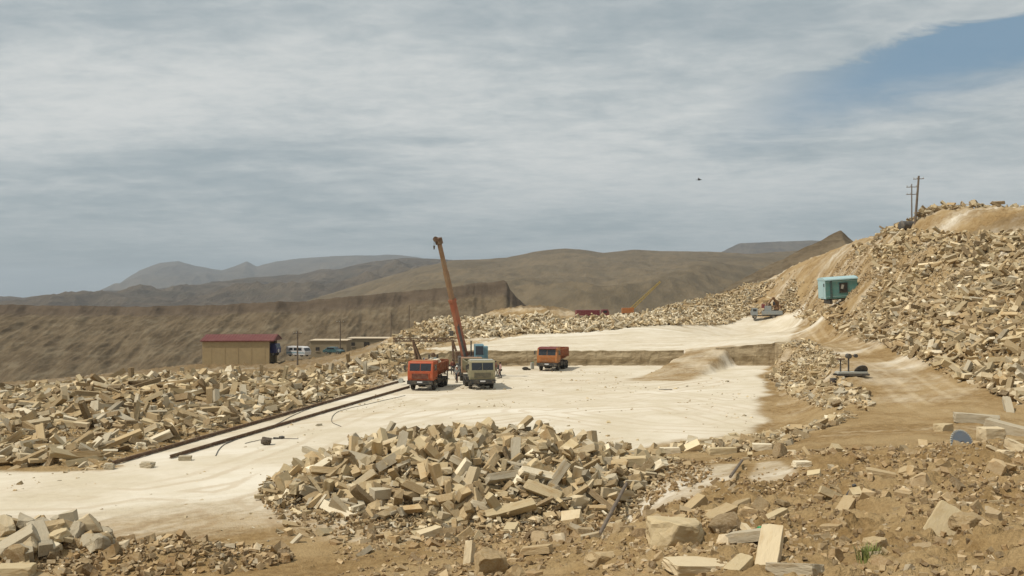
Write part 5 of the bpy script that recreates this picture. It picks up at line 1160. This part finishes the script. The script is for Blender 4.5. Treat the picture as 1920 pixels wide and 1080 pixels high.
# ------------------------------------------------------------------ people
def person(px, py, label, shirt, trousers, facing, cap=None, arm=.15, hh=1.74, stride=.12, lean=0.0):
    x, y = fl(px, py); t = empty('person', (x, y, z1(x, y)), facing, label, 'person'); t.scale = (hh/1.74,)*3
    def skin(name, verts, edges, radii, mat, rootv=0):
        me = bpy.data.meshes.new(name); me.from_pydata(verts, edges, []); me.materials.append(mat)
        o = bpy.data.objects.new(name, me); col.objects.link(o); o.parent = t
        md = o.modifiers.new('skin', 'SKIN'); md.use_smooth_shade = True
        for i_, r in enumerate(radii): me.skin_vertices[0].data[i_].radius = r if isinstance(r, tuple) else (r, r)
        me.skin_vertices[0].data[rootv].use_root = True
        s2 = o.modifiers.new('sub', 'SUBSURF'); s2.levels = 1; s2.render_levels = 2; return o
    s = stride; L_ = lean
    jt = dict(pel=(0, 0, .95), wai=(0, -L_*.2, 1.12), che=(0, -L_*.5, 1.34), nek=(0, -L_*.8, 1.50), hed=(0, -L_*.9-.02, 1.60), top=(0, -L_-.01, 1.68),
              lh=(.10, 0, .90), lk=(.11, -s-.03, .50), la=(.11, -s*.9, .09), lt=(.12, -s*.9-.17, .04), rh=(-.10, 0, .90), rk=(-.11, s*.4-.04, .50), ra=(-.11, s, .09), rt=(-.13, s-.17, .04),
              ls=(.19, -L_*.7, 1.43), le=(.25, -L_*.6+.02, 1.15), lw=(.25, -L_*.6-arm, .92), lhd=(.25, -L_*.6-arm-.04, .82), rs=(-.19, -L_*.7, 1.43), re=(-.25, -L_*.6+.02, 1.15), rw=(-.26, -L_*.6-arm*.6, .91), rhd=(-.26, -L_*.6-arm*.6-.04, .81))
    rad = dict(pel=(.15,.11), wai=(.14,.10), che=(.16,.11), nek=.055, hed=(.085,.10), top=(.07,.085), lh=.088, lk=.058, la=.042, lt=.035, rh=.088, rk=.058, ra=.042, rt=.035, ls=.062, le=.044, lw=.030, lhd=(.038,.028), rs=.062, re=.044, rw=.030, rhd=(.038,.028))
    def build(name, keys, pairs, mat, grow=0):
        ix = {k: i_ for i_, k in enumerate(keys)}
        rr = [tuple(q+grow for q in (rad[k] if isinstance(rad[k], tuple) else (rad[k], rad[k]))) for k in keys]
        return skin(name, [jt[k] for k in keys], [(ix[a_], ix[b_]) for a_, b_ in pairs], rr, mat)
    # fingers as short chains from each palm
    for sd_, hd in (('l', 'lhd'), ('r', 'rhd')):
        bx, by, bz = jt[hd]
        for q, (dy, ln) in enumerate(((-.028, .075), (-.009, .085), (.010, .08), (.028, .06))):
            jt[f'{sd_}f{q}'] = (bx, by+dy, bz-.03-ln*.5); jt[f'{sd_}g{q}'] = (bx-(.012 if sd_ == 'l' else -.012), by+dy-.012, bz-.03-ln); rad[f'{sd_}f{q}'] = .009; rad[f'{sd_}g{q}'] = .008
        jt[f'{sd_}t'] = (bx, by-.055, bz-.035); rad[f'{sd_}t'] = .01
    keys = list(jt); pairs = [('pel','wai'),('wai','che'),('che','nek'),('nek','hed'),('hed','top'),('pel','lh'),('lh','lk'),('lk','la'),('la','lt'),('pel','rh'),('rh','rk'),('rk','ra'),('ra','rt'),
            ('che','ls'),('ls','le'),('le','lw'),('lw','lhd'),('che','rs'),('rs','re'),('re','rw'),('rw','rhd')]
    for sd_, hd in (('l', 'lhd'), ('r', 'rhd')):
        for q in range(4): pairs += [(hd, f'{sd_}f{q}'), (f'{sd_}f{q}', f'{sd_}g{q}')]
        pairs.append((hd, f'{sd_}t'))
    build('body', keys, pairs, M['skin'])
    jt2 = dict(jt); 
    def mid(a_, b_, f): return tuple(jt[a_][i_]+(jt[b_][i_]-jt[a_][i_])*f for i_ in range(3))
    jt['ls2'] = mid('le', 'lw', .55); jt['rs2'] = mid('re', 'rw', .55); rad['ls2'] = .036; rad['rs2'] = .036
    build('shirt', ['wai','pel','che','ls','le','ls2','rs','re','rs2'], [('pel','wai'),('wai','che'),('che','ls'),('ls','le'),('le','ls2'),('che','rs'),('rs','re'),('re','rs2')], shirt, .022)
    jt['lc'] = mid('lk', 'la', .9); jt['rc'] = mid('rk', 'ra', .9); rad['lc'] = .05; rad['rc'] = .05
    build('trousers', ['pel','lh','lk','lc','rh','rk','rc'], [('pel','lh'),('lh','lk'),('lk','lc'),('pel','rh'),('rh','rk'),('rk','rc')], trousers, .018)
    for k in ('l', 'r'):
        a_ = Vector(jt[k+'a']); MB().box((a_.x, a_.y-.07, .05), (.10, .28, .10), bev=.03).build('shoe', M['black'], t)
    hx, hy, hz_ = jt['hed']
    fc = MB(); fc.sphere((hx, hy-.098, hz_-.005), .018, (.7, 1, 1.3), 8); fc.build('nose', M['skin'], t)
    for sx in (-1, 1): MB().sphere((hx+sx*.033, hy-.085, hz_+.03), .011, n=8).build('eye', M['hair'], t); MB().sphere((hx+sx*.085, hy, hz_), .028, (.4, .8, 1.2), 8).build('ear', M['skin'], t)
    MB().box((hx, hy-.09, hz_-.05), (.045, .012, .010)).build('mouth', M['shirt_red'], t)
    c = MB(); c.sphere((hx, hy+.012, hz_+.055), .112, (.92, 1.05, .85), 12); c.build('cap' if cap else 'hair', M['cap'] if cap else M['hair'], t)
    if cap: MB().box((hx, hy-.13, hz_+.05), (.13, .12, .015), rot=(.15, 0, 0)).build('peak', M['cap'], t)
    return t
person(857, 717, 'man in white cap and grey shirt standing left of the olive truck', M['shirt_grey'], M['trousers'], R(-25), cap=True, arm=.25)
person(929, 706, 'man in brownish red shirt standing right of the olive truck', M['shirt_red'], M['trousers_l'], R(60), arm=.2)
person(938, 709, 'man in pale pink shirt and dark trousers, rightmost of the workers', M['shirt_pink'], M['trousers'], R(-70), arm=.12, stride=.18)
person(849, 702, 'worker in dark red clothes beside the crane, behind the man in white cap', M['shirt_red'], M['trousers'], R(200), arm=.1, hh=1.7)

# bird high over the quarry
bx, by, bz = at(1311, 337, 120)
t = empty('bird', (bx, by, bz), R(70), 'small dark bird flying in the sky above the hills', 'bird')
b = MB(); b.sphere((0, 0, 0), .09, (.8, 2.4, .8), 8); b.sphere((0, -.25, .03), .05, n=8); b.prism([(-.05, .2), (.05, .2), (.09, .38), (-.09, .38)], 'z', -.01, .01); b.build('body', M['hair'], t)
for sx in (-1, 1):
    b = MB(); b.prism([(0, -.08), (sx*.28, -.12), (sx*.55, .05), (sx*.28, .06), (0, .09)], 'z', -.008, .008); o = b.build('wing', M['hair'], t); o.rotation_euler = (0, -sx*R(22), 0)

# ------------------------------------------------------------------ haze
m, nt, b = newmat('haze'); nt.nodes.clear(); vo = N(nt, 'ShaderNodeVolumePrincipled'); vo.inputs['Color'].default_value = (0.76, 0.86, 0.96, 1); vo.inputs['Density'].default_value = 8.5e-5; vo.inputs['Anisotropy'].default_value = 0.2
oo = N(nt, 'ShaderNodeOutputMaterial'); nt.links.new(vo.outputs[0], oo.inputs['Volume'])
hz = MB().box((0, 0, 0), (29000, 29000, 420)).build('haze', m, loc=(0, 0, 420/2-47)); tag(hz, kind='stuff'); hz['label'] = 'thin pale haze in the air over the quarry and hills'
